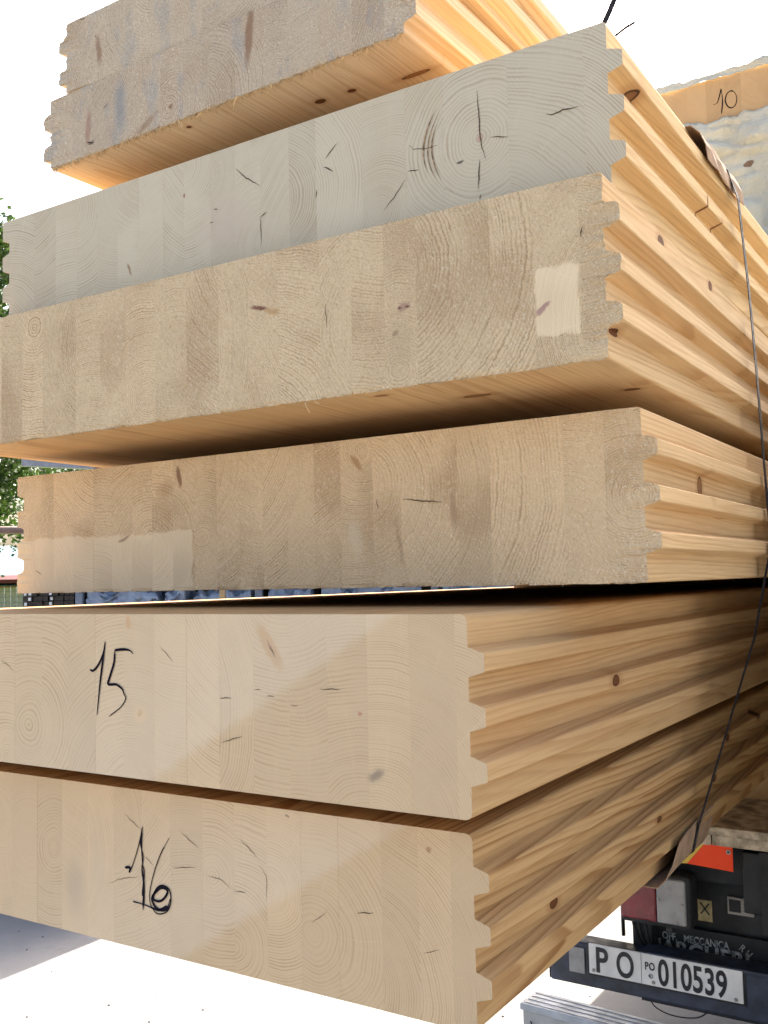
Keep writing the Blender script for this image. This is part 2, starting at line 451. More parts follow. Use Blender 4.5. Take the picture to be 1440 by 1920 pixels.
def dark_arcs(beam, c, arcs, y):
    m_ = plain('compression_wood', (0.33, 0.22, 0.13), .85, .15, var=.3, scale=200)
    for (r_, a0, a1, hw) in arcs:
        n = 22; bm = bmesh.new()
        pts = [Vector((c[0]+math.cos(R(a0+(a1-a0)*i/n))*r_*(1+.008*math.sin(i*.35+r_*900)), 0, c[1]+math.sin(R(a0+(a1-a0)*i/n))*r_)) for i in range(n+1)]
        flat_stroke(bm, pts, lambda s: hw*math.sin(math.pi*min(max(s, .03), .97)), y)
        bmesh.ops.recalc_face_normals(bm, faces=bm.faces); link('dark_growth_ring', from_bm(bm, 'dark_growth_ring'), m_, beam)
def splinters(beam, w, n, seed, lmin=0.004, lmax=0.016, x0=None, x1=0.0, z=0.0):
    """torn fibres along the lower front edge"""
    rr = random.Random(seed); bm = bmesh.new()
    x0 = -w if x0 is None else x0
    for i in range(n):
        x = rr.uniform(x0, x1); L = rr.uniform(lmin, lmax)*rr.uniform(0.4, 1.0); ww = rr.uniform(0.0004, 0.0012)
        a = Vector((x, rr.uniform(-0.0005, 0.004), z+0.0006)); d = Vector((rr.uniform(-0.9, 0.2), rr.uniform(-0.3, 0.9), -rr.uniform(0.12, 0.5))).normalized()
        s = d.orthogonal().normalized()*ww; u = d.cross(s).normalized()*ww*0.6
        tip = a+d*L
        v = [bm.verts.new(a+s), bm.verts.new(a-s), bm.verts.new(a+u), bm.verts.new(tip)]
        for f in ((0, 1, 3), (1, 2, 3), (2, 0, 3), (0, 2, 1)): bm.faces.new([v[k] for k in f])
    bmesh.ops.recalc_face_normals(bm, faces=bm.faces)
    o = link('torn_fibres', from_bm(bm, 'torn_fibres'), FIBRE, beam); o['kind'] = 'stuff'; return o

T3 = (0.0435, 0.0925, 0.1415); T2 = (0.025, 0.0745)
BROWN = (0.27, 0.14, 0.075); RED = (0.20, 0.075, 0.05); DARK = (0.06, 0.045, 0.045); TAN = (0.52, 0.31, 0.14); PINK = (0.42, 0.25, 0.18); PALE = (0.74, 0.66, 0.52); GREYB = (0.28, 0.29, 0.30)
PLAN = (0.62, 0.46, 0.28); PLATE = (0.39, 0.245, 0.12)
SAWN = (0.72, 0.55, 0.335); SLATE = (0.38, 0.225, 0.11)
LITE = (0.66, 0.445, 0.225); DRK = (0.42, 0.22, 0.085)

endA = end_material('sawn_end_top', (0.60, 0.49, 0.35), (0.36, 0.23, 0.14), 1, 0.75, grey=0.35, blot=0.3,
    stains=[(-.549, .044, .007, .024, 8, BROWN, .7, .6), (-.15, .02, .03, .012, 20, PINK, .6, .6)])
endB = end_material('sawn_end_second', (0.59, 0.48, 0.345), (0.34, 0.21, 0.13), 1, 0.85, grey=0.45, blot=0.3,
    stains=[(-.237, .075, .009, .045, -6, BROWN, .75, .5), (-.483, .058, .015, .04, 0, GREYB, .6, .8), (-.5525, .041, .008, .03, -5, PINK, .8, .6), (-.547, .017, .008, .003, 0, DARK, .7, .5), (-.3807, .0228, .005, .004, 0, BROWN, .8, .5), (-.43, .012, .03, .006, 25, BROWN, .5, .7)])
endC = end_material('planed_end_grey', (0.54, 0.48, 0.355), (0.33, 0.245, 0.155), 0, 0.85, blot=0.12,
    stains=[(-.6036, .1369, .0022, .0035, 0, BROWN, .9, .4), (-.7105, .0542, .0025, .011, 15, BROWN, .8, .6), (-.1756, .0776, .005, .0022, 20, DARK, .85, .5), (-.1498, .0994, .006, .006, 0, PINK, .7, .8), (-.53, .08, .05, .05, 0, (0.52, 0.42, 0.33), .5, .9)])
endD = end_material('sawn_end_wide', SAWN, SLATE, 1, 0.8, blot=0.45, smooth_boxes=[(-.0722, -.0271, .030, .0989)],
    stains=[(-.4263, .1198, .015, .0035, -12, RED, .9, .5), (-.4078, .1129, .013, .005, -10, TAN, .8, .6), (-.2264, .0879, .010, .006, 30, PINK, .8, .7), (-.222, .088, .0028, .002, 0, RED, .9, .5), (-.231, .087, .0025, .002, 0, RED, .9, .5), (-.2387, .0602, .006, .004, 30, BROWN, .7, .6), (-.234, .045, .020, .04, 0, (0.56, 0.42, 0.27), .4, .9), (-.065, .0583, .011, .004, 35, (0.33, 0.19, 0.16), .85, .5)])
endE = end_material('sawn_end_middle', (0.72, 0.53, 0.315), SLATE, 0.7, 0.8, blot=0.5, smooth_boxes=[(-1.05, -.640, -.01, .083), ],
    stains=[(-.6641, .160, .005, .018, 12, BROWN, .9, .5), (-.3617, .1547, .014, .005, -50, (0.40, 0.21, 0.09), .75, .6), (-.7749, .077, .016, .003, 20, RED, .6, .6), (-.2251, .086, .006, .030, 5, BROWN, .5, .8), (-.30, .05, .004, .04, 12, BROWN, .35, .8), (-.69, .145, .02, .015, 20, (0.42, 0.26, 0.13), .5, .8), (-.366, .062, .011, .027, 12, (0.74, 0.62, 0.43), .5, .9)])
endF = end_material('planed_end_fifteen', PLAN, PLATE, 0, 0.72, blot=0.25, blotch=(0.50, 0.36, 0.225), painted_reflection=((-.3015, .0557), (-.155, .140)),
    stains=[(-.4379, .176, .004, .009, 0, (0.55, 0.33, 0.17), .85, .5), (-.2302, .151, .009, .030, 33, TAN, .85, .4), (-.228, .149, .0018, .012, 30, BROWN, .9, .5), (-.4196, .073, .012, .010, 0, (0.66, 0.46, 0.24), .8, .8), (-.4196, .074, .0045, .004, 0, TAN, .8, .6), (-.1193, .0891, .003, .003, 0, (0.48, 0.25, 0.17), .9, .4), (-.1015, .0300, .010, .0045, 38, (0.12, 0.09, 0.075), .85, .6), (-.1015, .0300, .014, .008, 38, (0.40, 0.30, 0.2), .6, .7)])
endG = end_material('planed_end_sixteen', (0.615, 0.45, 0.27), PLATE, 0, 0.72, blot=0.25, blotch=(0.49, 0.35, 0.22), painted_reflection=((-.268, .0678), (-.1066, .1644)),
    stains=[(-.5602, .055, .022, .038, 0, (0.40, 0.30, 0.20), .6, .9), (-.2234, .1783, .003, .0012, 0, DARK, .8, .4), (-.52, .10, .014, .05, 0, (0.50, 0.37, 0.24), .5, .9), (-.048, .165, .003, .004, 30, BROWN, .6, .5)])
lgA = long_material('planed_side_top', (0.70, 0.53, 0.33), (0.46, 0.27, 0.13), strength=.6)
lgB = long_material('planed_side_second', (0.70, 0.53, 0.33), (0.46, 0.27, 0.13), strength=0.55, knots=[(0.0, .30, .055, .03, .020, .0075, 0), (-.179, .074, 0, .008, .005, .02, 1), (-.129, .076, 0, .006, .004, .02, 1), (-.37, .024, 0, .004, .003, .02, 1), (-.04, .09, 0, .02, .004, .02, 0)])
lgC = long_material('planed_side_bright', (0.68, 0.455, 0.215), DRK, strength=0.5, knots=[(.008, .062, .122, .02, .014, .010, 0), (.008, .43, .155, .02, .010, .008, 0), (.010, .325, .086, .02, .0025, .013, 1), (.010, .40, .072, .02, .0025, .012, 1)])
lgD = long_material('planed_side_wide', LITE, DRK, strength=0.55, knots=[(0, .20, .172, .02, .011, .0065, 1), (0, .43, .176, .02, .009, .0065, 1), (-.189, .0987, 0, .017, .006, .02, 0), (-.032, .174, 0, .009, .006, .02, 1), (-.276, .03, 0, .008, .004, .02, 0), (.004, .018, .028, .02, .012, .003, 1)])
lgE = long_material('planed_side_middle', LITE, DRK, knots=[(.005, .22, .115, .03, .010, .012, 0)], strength=0.6)
lgF = long_material('planed_side_fifteen', (0.55, 0.35, 0.165), (0.34, 0.17, 0.065), knots=[(.008, .345, .0925, .02, .013, .0072, 1)], strength=.6)
lgG = long_material('planed_side_sixteen', (0.55, 0.34, 0.15), (0.31, 0.15, 0.052), knots=[(.0, .19, .068, .02, .011, .0055, 1), (.006, .528, .088, .02, .012, .005, 1), (.0, .626, .03, .02, .012, .004, 1), (.006, 1.18, .15, .02, .016, .009, 1), (.012, .93, .143, .02, .012, .006, 1), (.012, .83, .092, .02, .012, .006, 1)], strength=1.0)

def cutlist(start, step, n, seed, jit=0.001):
    rr = random.Random(seed); return [start-step*i+rr.uniform(-jit, jit) for i in range(n)]
A = make_beam('timber_beam', 'rough sawn glued timber beam on top of the whole stack', (-.5398, .9637, 2.4388), .017, .62, .107, 5.6, T2, cutlist(-.022, .0465, 14, 1, .003), endA, lgA, 11, tonevar=0.045, ragged=1.0, both=True, edge_r=.003, group='stacked timber beams')
B = make_beam('timber_beam', 'rough sawn narrow timber beam with bluish stains, second from the top of stack', (-.5604, .9487, 2.3315), -1.616, .64, .107, 5.6, T2, cutlist(-.030, .0465, 14, 2, .003), endB, lgB, 12, tonevar=0.045, ragged=1.2, both=True, edge_r=.003, group='stacked timber beams', rings=[(-.3807, .0228, .0036, -.42, -.33), (-.33, .01, .0042, -.33, -.23)])
Cb = make_beam('timber_beam', 'smooth greyish planed timber beam with drying cracks, lying directly on a rough sawn beam', (-.3284, .9716, 2.0936), -.283, .997, .185, 5.6, T3, [-.0263, -.1149, -.196, -.2475, -.3096, -.3787, -.4215, -.4683, -.512, -.5546, -.6036, -.6443, -.6916, -.7352, -.7781, -.8211, -.87, -.9191], endC, lgC, 13, edge_r=.004, group='stacked timber beams',
    rings=[(-.1498, .0994, .0043, -.2, -.11), (-.1498, .0994, .0043, -.25, -.19), (-.16, -.05, .0047, -.112, -.03), (-.46, .09, .0038, -.42, -.31), (-.18, -.06, .0034, -.026, 0)], tonevar=0.05)
D = make_beam('timber_beam', 'wide rough sawn timber beam with one smooth planed square on its end', (-.3179, .910, 1.9083), .62, 1.033, .185, 5.7, T3, [-.0245, -.0738, -.122, -.166, -.2107, -.2515, -.295, -.3383, -.4002, -.4450, -.4914, -.5443, -.598, -.6528, -.70, -.748, -.8158, -.86, -.905, -.95, -.995], endD, lgD, 14, tonevar=0.045, ragged=1.2, edge_r=.003, group='stacked timber beams', rings=[(-.26, .13, .0046, -.21, -.07), (-.235, .02, .003, -.25, -.2)])
E_ = make_beam('timber_beam', 'rough sawn timber beam with a smooth pale lower corner, in the middle of stack', (-.3206, 1.0135, 1.6909), -.096, 1.018, .185, 5.6, T3, [-.0415, -.0887, -.134, -.178, -.2202, -.258, -.298, -.3385, -.3864, -.428, -.4708, -.512, -.553, -.594, -.6346, -.676, -.717, -.758, -.80, -.8399, -.885, -.93, -.975], endE, lgE, 15, tonevar=0.045, ragged=1.0, edge_r=.004, group='stacked timber beams', rings=[(-.72, .06, .0042, -.80, -.64), (-.36, .12, .0044, -.339, -.09)])
F = make_beam('timber_beam', 'planed pale timber beam with 15 written in black marker on its end', (-.4223, .8028, 1.4817), 0.0, 1.0, .185, 5.8, T3, [-.0133, -.0621, -.1101, -.1583, -.2056, -.2533, -.3005, -.3476, -.3962, -.4454, -.493, -.5408, -.5882, -.6388, -.686, -.735, -.782, -.83, -.88, -.925, -.96], endF, lgF, 16, edge_r=.007, group='stacked timber beams', tonevar=0.06,
    rings=[(-.21, .23, .0044, -.254, -.158), (-.61, .05, .0052, -.64, -.54), (-.10, -.02, .0026, -.11, -.0), (-.42, -.03, .0044, -.54, -.445)])
G = make_beam('timber_beam', 'planed pale timber beam with 16 written in black marker, lowest of stack', (-.4492, .8531, 1.2705), .09, 1.0, .185, 5.8, T3, [-.0245, -.061, -.1047, -.1572, -.2056, -.252, -.2983, -.3459, -.3958, -.4426, -.4897, -.537, -.584, -.631, -.681, -.73, -.775, -.82, -.865, -.91, -.955], endG, lgG, 17, edge_r=.007, group='stacked timber beams', tonevar=0.06,
    rings=[(-.19, .06, .0046, -.21, -.105), (-.30, .03, .0044, -.30, -.252), (-.33, .1, .0042, -.35, -.30), (-.60, .10, .004, -.64, -.58), (-.14, .02, .0030, -.105, -.0)])

YF = -0.0006
cracks(Cb, [[(-509.0, 152.5), (-498.1, 141.8), (-491.8, 136.0), (-469.4, 119.8)], [(-468.3, 79.9), (-468.1, 41.0)], [(-467.4, 78.3), (-458.5, 82.6)], [(-363.1, 129.1), (-355.6, 136.0), (-346.5, 143.8)], [(-378.9, 82.5), (-377.8, 92.5)], [(-366.5, 119.1), (-352.1, 110.1)], [(-549.2, 106.6), (-541.6, 104.9)], [(-556.2, 89.1), (-549.4, 89.1)], [(-151.4, 154.3), (-150.3, 126.1), (-149.6, 104.3), (-146.9, 85.1), (-143.3, 73.1)], [(-136.6, 95.9), (-115.1, 90.8)], [(-242.6, 114.5), (-236.9, 108.5), (-218.9, 104.5), (-204.0, 104.4)], [(-244.9, 83.6), (-230.4, 81.9)], [(-150.6, 73.8), (-153.6, 40.8)], [(-150.5, 33.9), (-152.0, 28.1)], [(-69.1, 104.0), (-63.0, 101.1), (-50.7, 102.9), (-32.7, 101.9)], [(-279.4, 44.5), (-264.1, 57.2), (-248.8, 74.2)]], YF, 3)
dark_arcs(Cb, (-.1498, .0994), [(.062, 150, 215, .0011), (.067, 140, 212, .0009), (.073, 138, 200, .0012)], -0.0005)
cracks(D, [[(-328.9, 108.1), (-328.0, 80.0)], [(-22.2, 123.3), (-20.2, 133.6)]], -0.0018, 4)
cracks(E_, [[(-295.3, 105.2), (-269.3, 101.7), (-240.3, 98.7)], [(-331.2, 108.1), (-330.8, 95.0)], [(-970.6, 34.8), (-955.3, 27.8)]], -0.0018, 5)
cracks(F, [[(-230.7, 151.3), (-223.1, 143.3)], [(-299.4, 96.3), (-291.9, 96.7), (-282.2, 96.6)], [(-297.1, 48.8), (-286.6, 52.3), (-268.1, 57.9)], [(-250.7, 106.8), (-242.1, 107.1)], [(-235.1, 100.9), (-224.6, 100.8)], [(-204.0, 93.1), (-193.8, 93.1)], [(-166.8, 110.8), (-142.8, 111.2)], [(-668.7, 127.3), (-652.8, 121.6), (-639.2, 112.7)], [(-387.3, 148.5), (-379.1, 143.3), (-367.0, 133.0)]], YF, 6, 0.0003)
cracks(G, [[(-498.0, 68.6), (-479.5, 76.3), (-447.8, 83.8)], [(-391.2, 101.4), (-374.4, 104.2), (-356.2, 106.7)], [(-337.6, 99.7), (-316.1, 98.0), (-304.4, 90.4)], [(-288.1, 145.3), (-265.6, 129.7)], [(-263.4, 121.4), (-252.4, 111.5), (-252.1, 84.4)], [(-298.3, 88.4), (-281.3, 90.3)], [(-438.8, 108.6), (-423.0, 100.2)], [(-470.0, 153.7), (-443.0, 139.2)], [(-134.3, 90.6), (-114.7, 94.2)], [(-192.1, 71.7), (-173.2, 85.6)], [(-56.5, 64.8), (-38.4, 71.5)], [(-378.2, 143.5), (-351.8, 128.7)]], YF, 7, 0.0003)
cracks(B, [[(-553.8, 18.7), (-537.2, 14.2)], [(-517.3, 59.0), (-506.9, 63.9)]], -0.0018, 8)
cracks(A, [[(-589.3, 103), (-575.3, 101)], [(-557.0, 70.1), (-550.2, 60.6)]], -0.0018, 9)
handwriting(F, [[(-501.5, 120.2), (-495.1, 119.1), (-486.0, 126.9), (-478.7, 139.4), (-475.1, 153.1)], [(-475.1, 153.1), (-478.8, 133.2), (-483.8, 105.3), (-489.3, 67.7)], [(-459.1, 143.5), (-444.6, 144.7), (-434.6, 143.7), (-429.5, 140.2)], [(-459.1, 143.5), (-460.5, 129.1), (-467.7, 112.0), (-469.9, 104.3), (-456.6, 104.2), (-447.0, 99.4), (-444.4, 94.6), (-441.4, 88.7), (-448.9, 79.3), (-459.4, 72.7), (-469.2, 67.0)]], 0.0014, -0.0007, 'black marker number 15', seed=2)
handwriting(G, [[(-470.3, 91.1), (-462.1, 92.2), (-462.6, 86.8), (-454.4, 101.6), (-445.3, 124.9), (-440.3, 142.6)], [(-440.3, 142.6), (-444.0, 123.5), (-439.7, 108.5), (-441.5, 92.8), (-438.6, 74.6), (-440.1, 46.1)], [(-441.7, 136.2), (-442.2, 120.6), (-440.6, 99.1), (-438.0, 90.1), (-440.9, 62.0)], [(-457.0, 53.4), (-439.2, 52.7), (-423.8, 50.7), (-413.0, 50.3), (-401.0, 56.4)], [(-396.9, 134.4), (-410.3, 115.3), (-421.3, 92.4), (-428.5, 69.9), (-428.2, 56.2), (-420.8, 47.2), (-413.1, 45.7), (-401.0, 50.6), (-395.0, 62.2), (-396.6, 74.6), (-405.1, 78.8), (-413.7, 77.0), (-421.5, 68.5), (-422.5, 61.0), (-412.9, 60.3), (-404.3, 65.9), (-400.0, 74.1), (-408.5, 76.5), (-417.2, 71.6), (-425.1, 61.3), (-417.3, 51.4), (-402.3, 52.6), (-395.8, 65.7)]], 0.00145, -0.0007, 'black marker number 16', seed=3)
splinters(B, .64, 520, 21, 0.005, 0.022)
splinters(A, .62, 60, 22, 0.003, 0.008)
splinters(D, 1.033, 260, 23, 0.002, 0.008)
splinters(E_, 1.018, 160, 24, 0.002, 0.006)
bm = bmesh.new()
for pts in ([(-.362, .002, 0), (-.359, -.003, -.005), (-.352, -.004, -.016)], [(-.350, .002, 0), (-.345, -.002, -.004), (-.338, -.003, -.007)]):
    tube(bm, pts, [.0007, .0008, .0004], 5)
link('hanging_splinter', from_bm(bm, 'hanging_splinter'), FIBRE, D)

# ------------------------------------------------------------------ spacers between the beams
BAT = long_material('spacer_wood', (0.52, 0.36, 0.19), (0.3, 0.16, 0.07))
def batten(c, s, label, group='wooden spacers in the stack', name='spacer_batten'):
    bm = bmesh.new(); box(bm, Vector((0, 0, 0)), s, None, 0.002); me = from_bm(bm, name)
    for nm, val in (('ring', (0.05, 0.06, 0.004)), ('pith', (0.02, 0.02, rnd.uniform(-5, 5))), ('tone', (1, 1, rnd.uniform(-5, 5)))):
        at = me.attributes.new(nm, 'FLOAT_VECTOR', 'POINT'); at.data.foreach_set('vector', list(val)*len(me.vertices))
    o = link(name, me, BAT); o.location = c; tag(o, label, 'spacer', group); return o
for y in (2.9, 5.2):
    for (x, zb, zt, w, lab) in ((-.86, 2.2787, 2.3314, .60, 'wooden spacer between the grey planed beam and the narrow beam above'), (-.84, 1.876, 1.9082, .96, 'wooden spacer under the wide rough sawn beam'),
                           (-.86, 1.6668, 1.6908, .96, 'wooden spacer between the middle beam and beam 15'), (-.94, 1.4556, 1.4816, .96, 'wooden spacer between beams 15 and 16')):
        batten((x, y, (zb+zt)/2), (w, .06, zt-zb-.0004), lab+(', above the truck tail' if y < 3 else ', toward the cab'))
BEDZ = .984
for y in (3.35, 5.2):
    batten((-.95, y, (BEDZ+1.2704)/2), (1.1, .14, 1.2704-BEDZ-.0004), 'thick timber bearer between truck bed and beam 16'+(', at the tail' if y < 4 else ', toward the cab'), 'thick bearers on the truck bed', 'timber_bearer')

# ------------------------------------------------------------------ strap with cardboard corners
STRAP = plain('black_strap', (0.016, 0.016, 0.022), 0.6, 0.2, var=0.2, scale=60)
CARD = plain('cardboard', (0.36, 0.235, 0.145), 0.85, 0.2, var=0.12, scale=30, bump=.0006, bscale=120)
yt, yb = 1.40, 1.56
loop = [(-1.34, yt, 2.2815), (-.6, yt, 2.2815), (-.325, yt, 2.2812), (-.3065, yt+.004, 2.262), (-.298, yt+.02, 2.225), (-.2955, yt+.05, 2.10), (-.2955, yt+.075, 1.99), (-.2965, yt+.105, 1.84), (-.2965, yt+.125, 1.74), (-.330, yt+.14, 1.60), (-.4290, yb, 1.312), (-.4345, yb, 1.292), (-.4385, yb, 1.272), (-.452, yb, 1.2638), (-.475, yb, 1.2632), (-1.0, yb, 1.2635), (-1.46, yb, 1.2640)]
st = ribbon('packing_strap', loop, .0125, .0009, (0, 1, 0), STRAP)
tag(st, 'thin black plastic strap pulled round the stacked beams', 'strap')
def bent_card(name, label, y0, y1, prof, thick, rng, curl=0.0):
    """cardboard angle: prof = list of (x, z, y shift) across the bend, swept from y0 to y1"""
    rr = random.Random(rng); bm = bmesh.new(); n = 8; rows = []
    for i in range(n+1):
        y = y0+(y1-y0)*i/n; row = []
        for k, (x, z, s) in enumerate(prof):
            j = rr.uniform(-.0012, .0012); cq = curl*(1-i/n)**2*(k/(len(prof)-1)); row.append(bm.verts.new((x+j+cq, y+s, z+j-cq*.35)))
        rows.append(row)
    for a, b in zip(rows, rows[1:]):
        for k in range(len(prof)-1): bm.faces.new((a[k], a[k+1], b[k+1], b[k]))
    bmesh.ops.recalc_face_normals(bm, faces=bm.faces)
    bmesh.ops.solidify(bm, geom=bm.faces[:], thickness=thick)
    return tag(link(name, from_bm(bm, name), CARD), label, 'cardboard', 'cardboard corners under the strap')
bent_card('cardboard_corner', 'brown cardboard corner under strap at upper edge of the grey planed beam', 1.27, 1.47,
          [(-.36, 2.2800, 0), (-.335, 2.2803, 0), (-.322, 2.279, 0), (-.309, 2.268, 0), (-.304, 2.252, .006), (-.3035, 2.235, .012)], .0012, 1)
bent_card('cardboard_corner', 'curled brown cardboard corner under strap at lower edge of beam 16', 1.385, 1.64,
          [(-.56, 1.2672, .0), (-.50, 1.2668, .0), (-.458, 1.2664, 0), (-.4468, 1.2672, 0), (-.4425, 1.275, .010), (-.4395, 1.292, .03), (-.4350, 1.322, .045)], .0014, 2, curl=.013)
# cut strap tails standing up from the upper edge of the grey beam
tl = ribbon('strap_tail', [(-.47, 1.035, 2.2800), (-.39, 1.03, 2.2803), (-.362, 1.028, 2.287), (-.349, 1.028, 2.310), (-.342, 1.028, 2.322), (-.333, 1.028, 2.340), (-.318, 1.026, 2.372)], .0058, .0012, (1, .35, -.45), STRAP)
tag(tl, 'dark strap tail standing up from the corner of the grey planed beam', 'strap', 'loose strap tails')
tl = ribbon('strap_tail', [(-.44, 1.07, 2.2800), (-.38, 1.06, 2.2803), (-.352, 1.045, 2.287), (-.338, 1.032, 2.294), (-.326, 1.03, 2.298), (-.315, 1.03, 2.301)], .0022, .0018, (0, .2, 1), STRAP)
tag(tl, 'short thin wire like strap tail beside the taller one', 'strap', 'loose strap tails')

# ------------------------------------------------------------------ ground
def concrete():
    t = NT('yard_concrete'); p = t.obj()
    a = t.noise(p, 0.7, 5, 0.6); b = t.noise(p, 9.0, 5, 0.65); c = t.noise(p, 160.0, 3, 0.7)
    col = t.mix(t.smooth(a, .35, .7), (0.205, 0.20, 0.195), (0.27, 0.262, 0.25))
    col = t.mix(t.smooth(b, .5, .75, 0, .35), col, (0.19, 0.185, 0.18))
    pb = t.vor(p, 55.0); sp = t.smooth(pb, .16, .10, 0, .6)
    col = t.mix(t.math('MULTIPLY', sp, t.smooth(t.noise(p, 6, 2), .5, .6)), col, (0.13, 0.125, 0.12))
    return t.fin(col, 1.0, .06, 0, t.bump(t.math('ADD', c, t.math('MULTIPLY', b, 1.5)), .5, .004))
bm = bmesh.new(); bmesh.ops.create_grid(bm, x_segments=2, y_segments=2, size=400)
g = link('ground', from_bm(bm, 'ground'), concrete()); tag(g, 'pale sunlit concrete yard', None, kind='structure')
# stones and chips on the concrete below the stack
bm = bmesh.new(); rr = random.Random(5)
for i in range(170):
    x = rr.uniform(-4.6, -.6); y = rr.uniform(2.0, 5.5); s = rr.uniform(.0015, .006)*rr.uniform(.4, 1.2)
    r0 = bmesh.ops.create_icosphere(bm, subdivisions=1, radius=s)
    for v in r0['verts']: v.co = Vector((v.co.x*rr.uniform(.8, 1.4)+x, v.co.y+y, v.co.z*.6+s*.4))
tag(link('gravel_chips', from_bm(bm, 'gravel_chips'), plain('stone_chips', (.2, .19, .18), .9)), 'scattered stone chips on the concrete', 'gravel', kind='stuff')

# ------------------------------------------------------------------ truck tail
BLK = plain('black_chassis_paint', (0.020, 0.021, 0.023), 0.55, 0.35, var=0.3, scale=9, bump=.001, bscale=40)
GRY = plain('dusty_dark_panel', (0.034, 0.035, 0.036), 0.7, 0.25, var=0.3, scale=6, bump=.0008, bscale=60)
NAVY = plain('worn_navy_bumper_paint', (0.028, 0.038, 0.062), 0.42, 0.45, var=0.3, scale=12, bump=.0006)
BED = plain('weathered_bed_board', (0.40, 0.34, 0.25), 0.9, 0.15, var=0.3, scale=22, bump=.003, bscale=60)
BEDU = plain('dark_bed_planks', (0.085, 0.065, 0.045), 0.9, 0.15, var=0.3, scale=12, bump=.003)
ORG = plain('orange_red_reflective_sheet', (0.80, 0.065, 0.015), 0.5, 0.2, var=0.06, scale=4)
YEL = plain('yellow_reflective_sheet', (0.62, 0.42, 0.04), 0.45, 0.5, var=0.08, scale=4)
LENSW = plain('dusty_clear_lens', (0.27, 0.27, 0.265), 0.35, 0.4, var=0.14, scale=16)
LENSR = plain('dusty_red_lens', (0.17, 0.015, 0.022), 0.3, 0.5, var=0.25, scale=14)
PLTW = plain('plate_white', (0.66, 0.66, 0.64), 0.4, 0.5, var=0.08, scale=10)
PLTK = plain('plate_black_paint', (0.012, 0.012, 0.020), 0.4, 0.4, var=0.2)
STEEL = plain('bolt_steel', (0.30, 0.28, 0.25), 0.5, 0.5, metal=.4)
LETT = plain('faded_white_lettering', (0.42, 0.42, 0.40), 0.7, 0.3, var=0.35, scale=60)
STKY = plain('faded_yellow_sticker', (0.42, 0.34, 0.17), 0.6, 0.3, var=0.2, scale=30)
RUB = plain('rubber', (0.012, 0.012, 0.013), 0.6, 0.3)
YT = 2.9
truck = empty('flatbed_truck', (0.0, YT, 0.0)); tag(truck, 'black flatbed truck tail with white number plate, carrying the stacked beams', 'truck')
def tb(name, x0, x1, y0, y1, z0, z1, mat, parent=truck, bevel=.004):
    if parent is truck or parent.parent is None: off = Vector((0, YT, 0))
    else: off = Vector((0, YT, 0))+parent.location
    return box_obj(name, Vector(((x0+x1)/2, (y0+y1)/2, (z0+z1)/2))-off, (x1-x0, y1-y0, z1-z0), mat, parent, bevel)
# bed boards: two layers at the tail, planks running across
rr = random.Random(31)
for i in range(26):
    tb('bed_plank', -1.58, .85, 2.885+i*.2, 2.885+i*.2+.196, .9605+rr.uniform(-.0006, .0006), .984-rr.uniform(0.0002, .0008), BED, bevel=.003)
for i in range(12):
    x = -1.56+i*.2; tb('bed_board', x, x+.197, 2.892, 8.0, .930+rr.uniform(-.001, .001), .960, BED if i < 12 else BEDU, bevel=.003)
for x in (-1.0, .28): tb('chassis_rail', x-.05, x+.05, 3.05, 8.0, .70, .9295, BLK)
tb('rear_crossmember', -1.25, .6, 2.98, 3.06, .80, .9293, GRY)
tb('rear_panel', -.90, .3, 3.062, 3.075, .56, .80, GRY, bevel=.002)
tb('side_bracket', -.692, -.640, 2.94, 2.9799, .74, .91, BLK)
tb('tail_box', -.636, -.20, 2.90, 2.9799, .70, .925, GRY)
# marking board: red sheet, yellow corner
mb = empty('marking_board', (0, 0, 0)); mb.parent = truck
def poly_plate(name, pts, y, th, mat, parent):
    bm = bmesh.new(); vs = [bm.verts.new((x, y-YT, z)) for x, z in pts]; f = bm.faces.new(vs)
    r_ = bmesh.ops.extrude_face_region(bm, geom=[f])
    for v in r_['geom']:
        if isinstance(v, bmesh.types.BMVert): v.co.y += th
    bmesh.ops.recalc_face_normals(bm, faces=bm.faces)
    return link(name, from_bm(bm, name), mat, parent)
bpy.data.objects.remove(mb)
mb = poly_plate('marking_board', [(-.980, .856), (-.837, .867), (-.775, .941), (-.985, .941)], 2.905, .0025, YEL, truck)
mr = poly_plate('red_panel', [(-.8365, .867), (-.708, .8605), (-.7075, .9405), (-.7745, .9405)], 2.905, .0025, ORG, mb)
bm = bmesh.new()
r0 = bmesh.ops.create_cone(bm, cap_ends=True, segments=16, radius1=.0065, radius2=.0065, depth=.003)
bmesh.ops.rotate(bm, verts=bm.verts, cent=(0, 0, 0), matrix=Matrix.Rotation(math.pi/2, 3, 'X'))
ey = link('eyelet', from_bm(bm, 'eyelet'), STEEL, mb); ey.location = (-.7185, 2.9035-YT, .914)
bm = bmesh.new(); bmesh.ops.create_cone(bm, cap_ends=True, segments=12, radius1=.003, radius2=.003, depth=.0044)
bmesh.ops.rotate(bm, verts=bm.verts, cent=(0, 0, 0), matrix=Matrix.Rotation(math.pi/2, 3, 'X'))
e2 = link('rivet', from_bm(bm, 'rivet'), BLK, mb); e2.location = (-.7185, 2.9030-YT, .914)
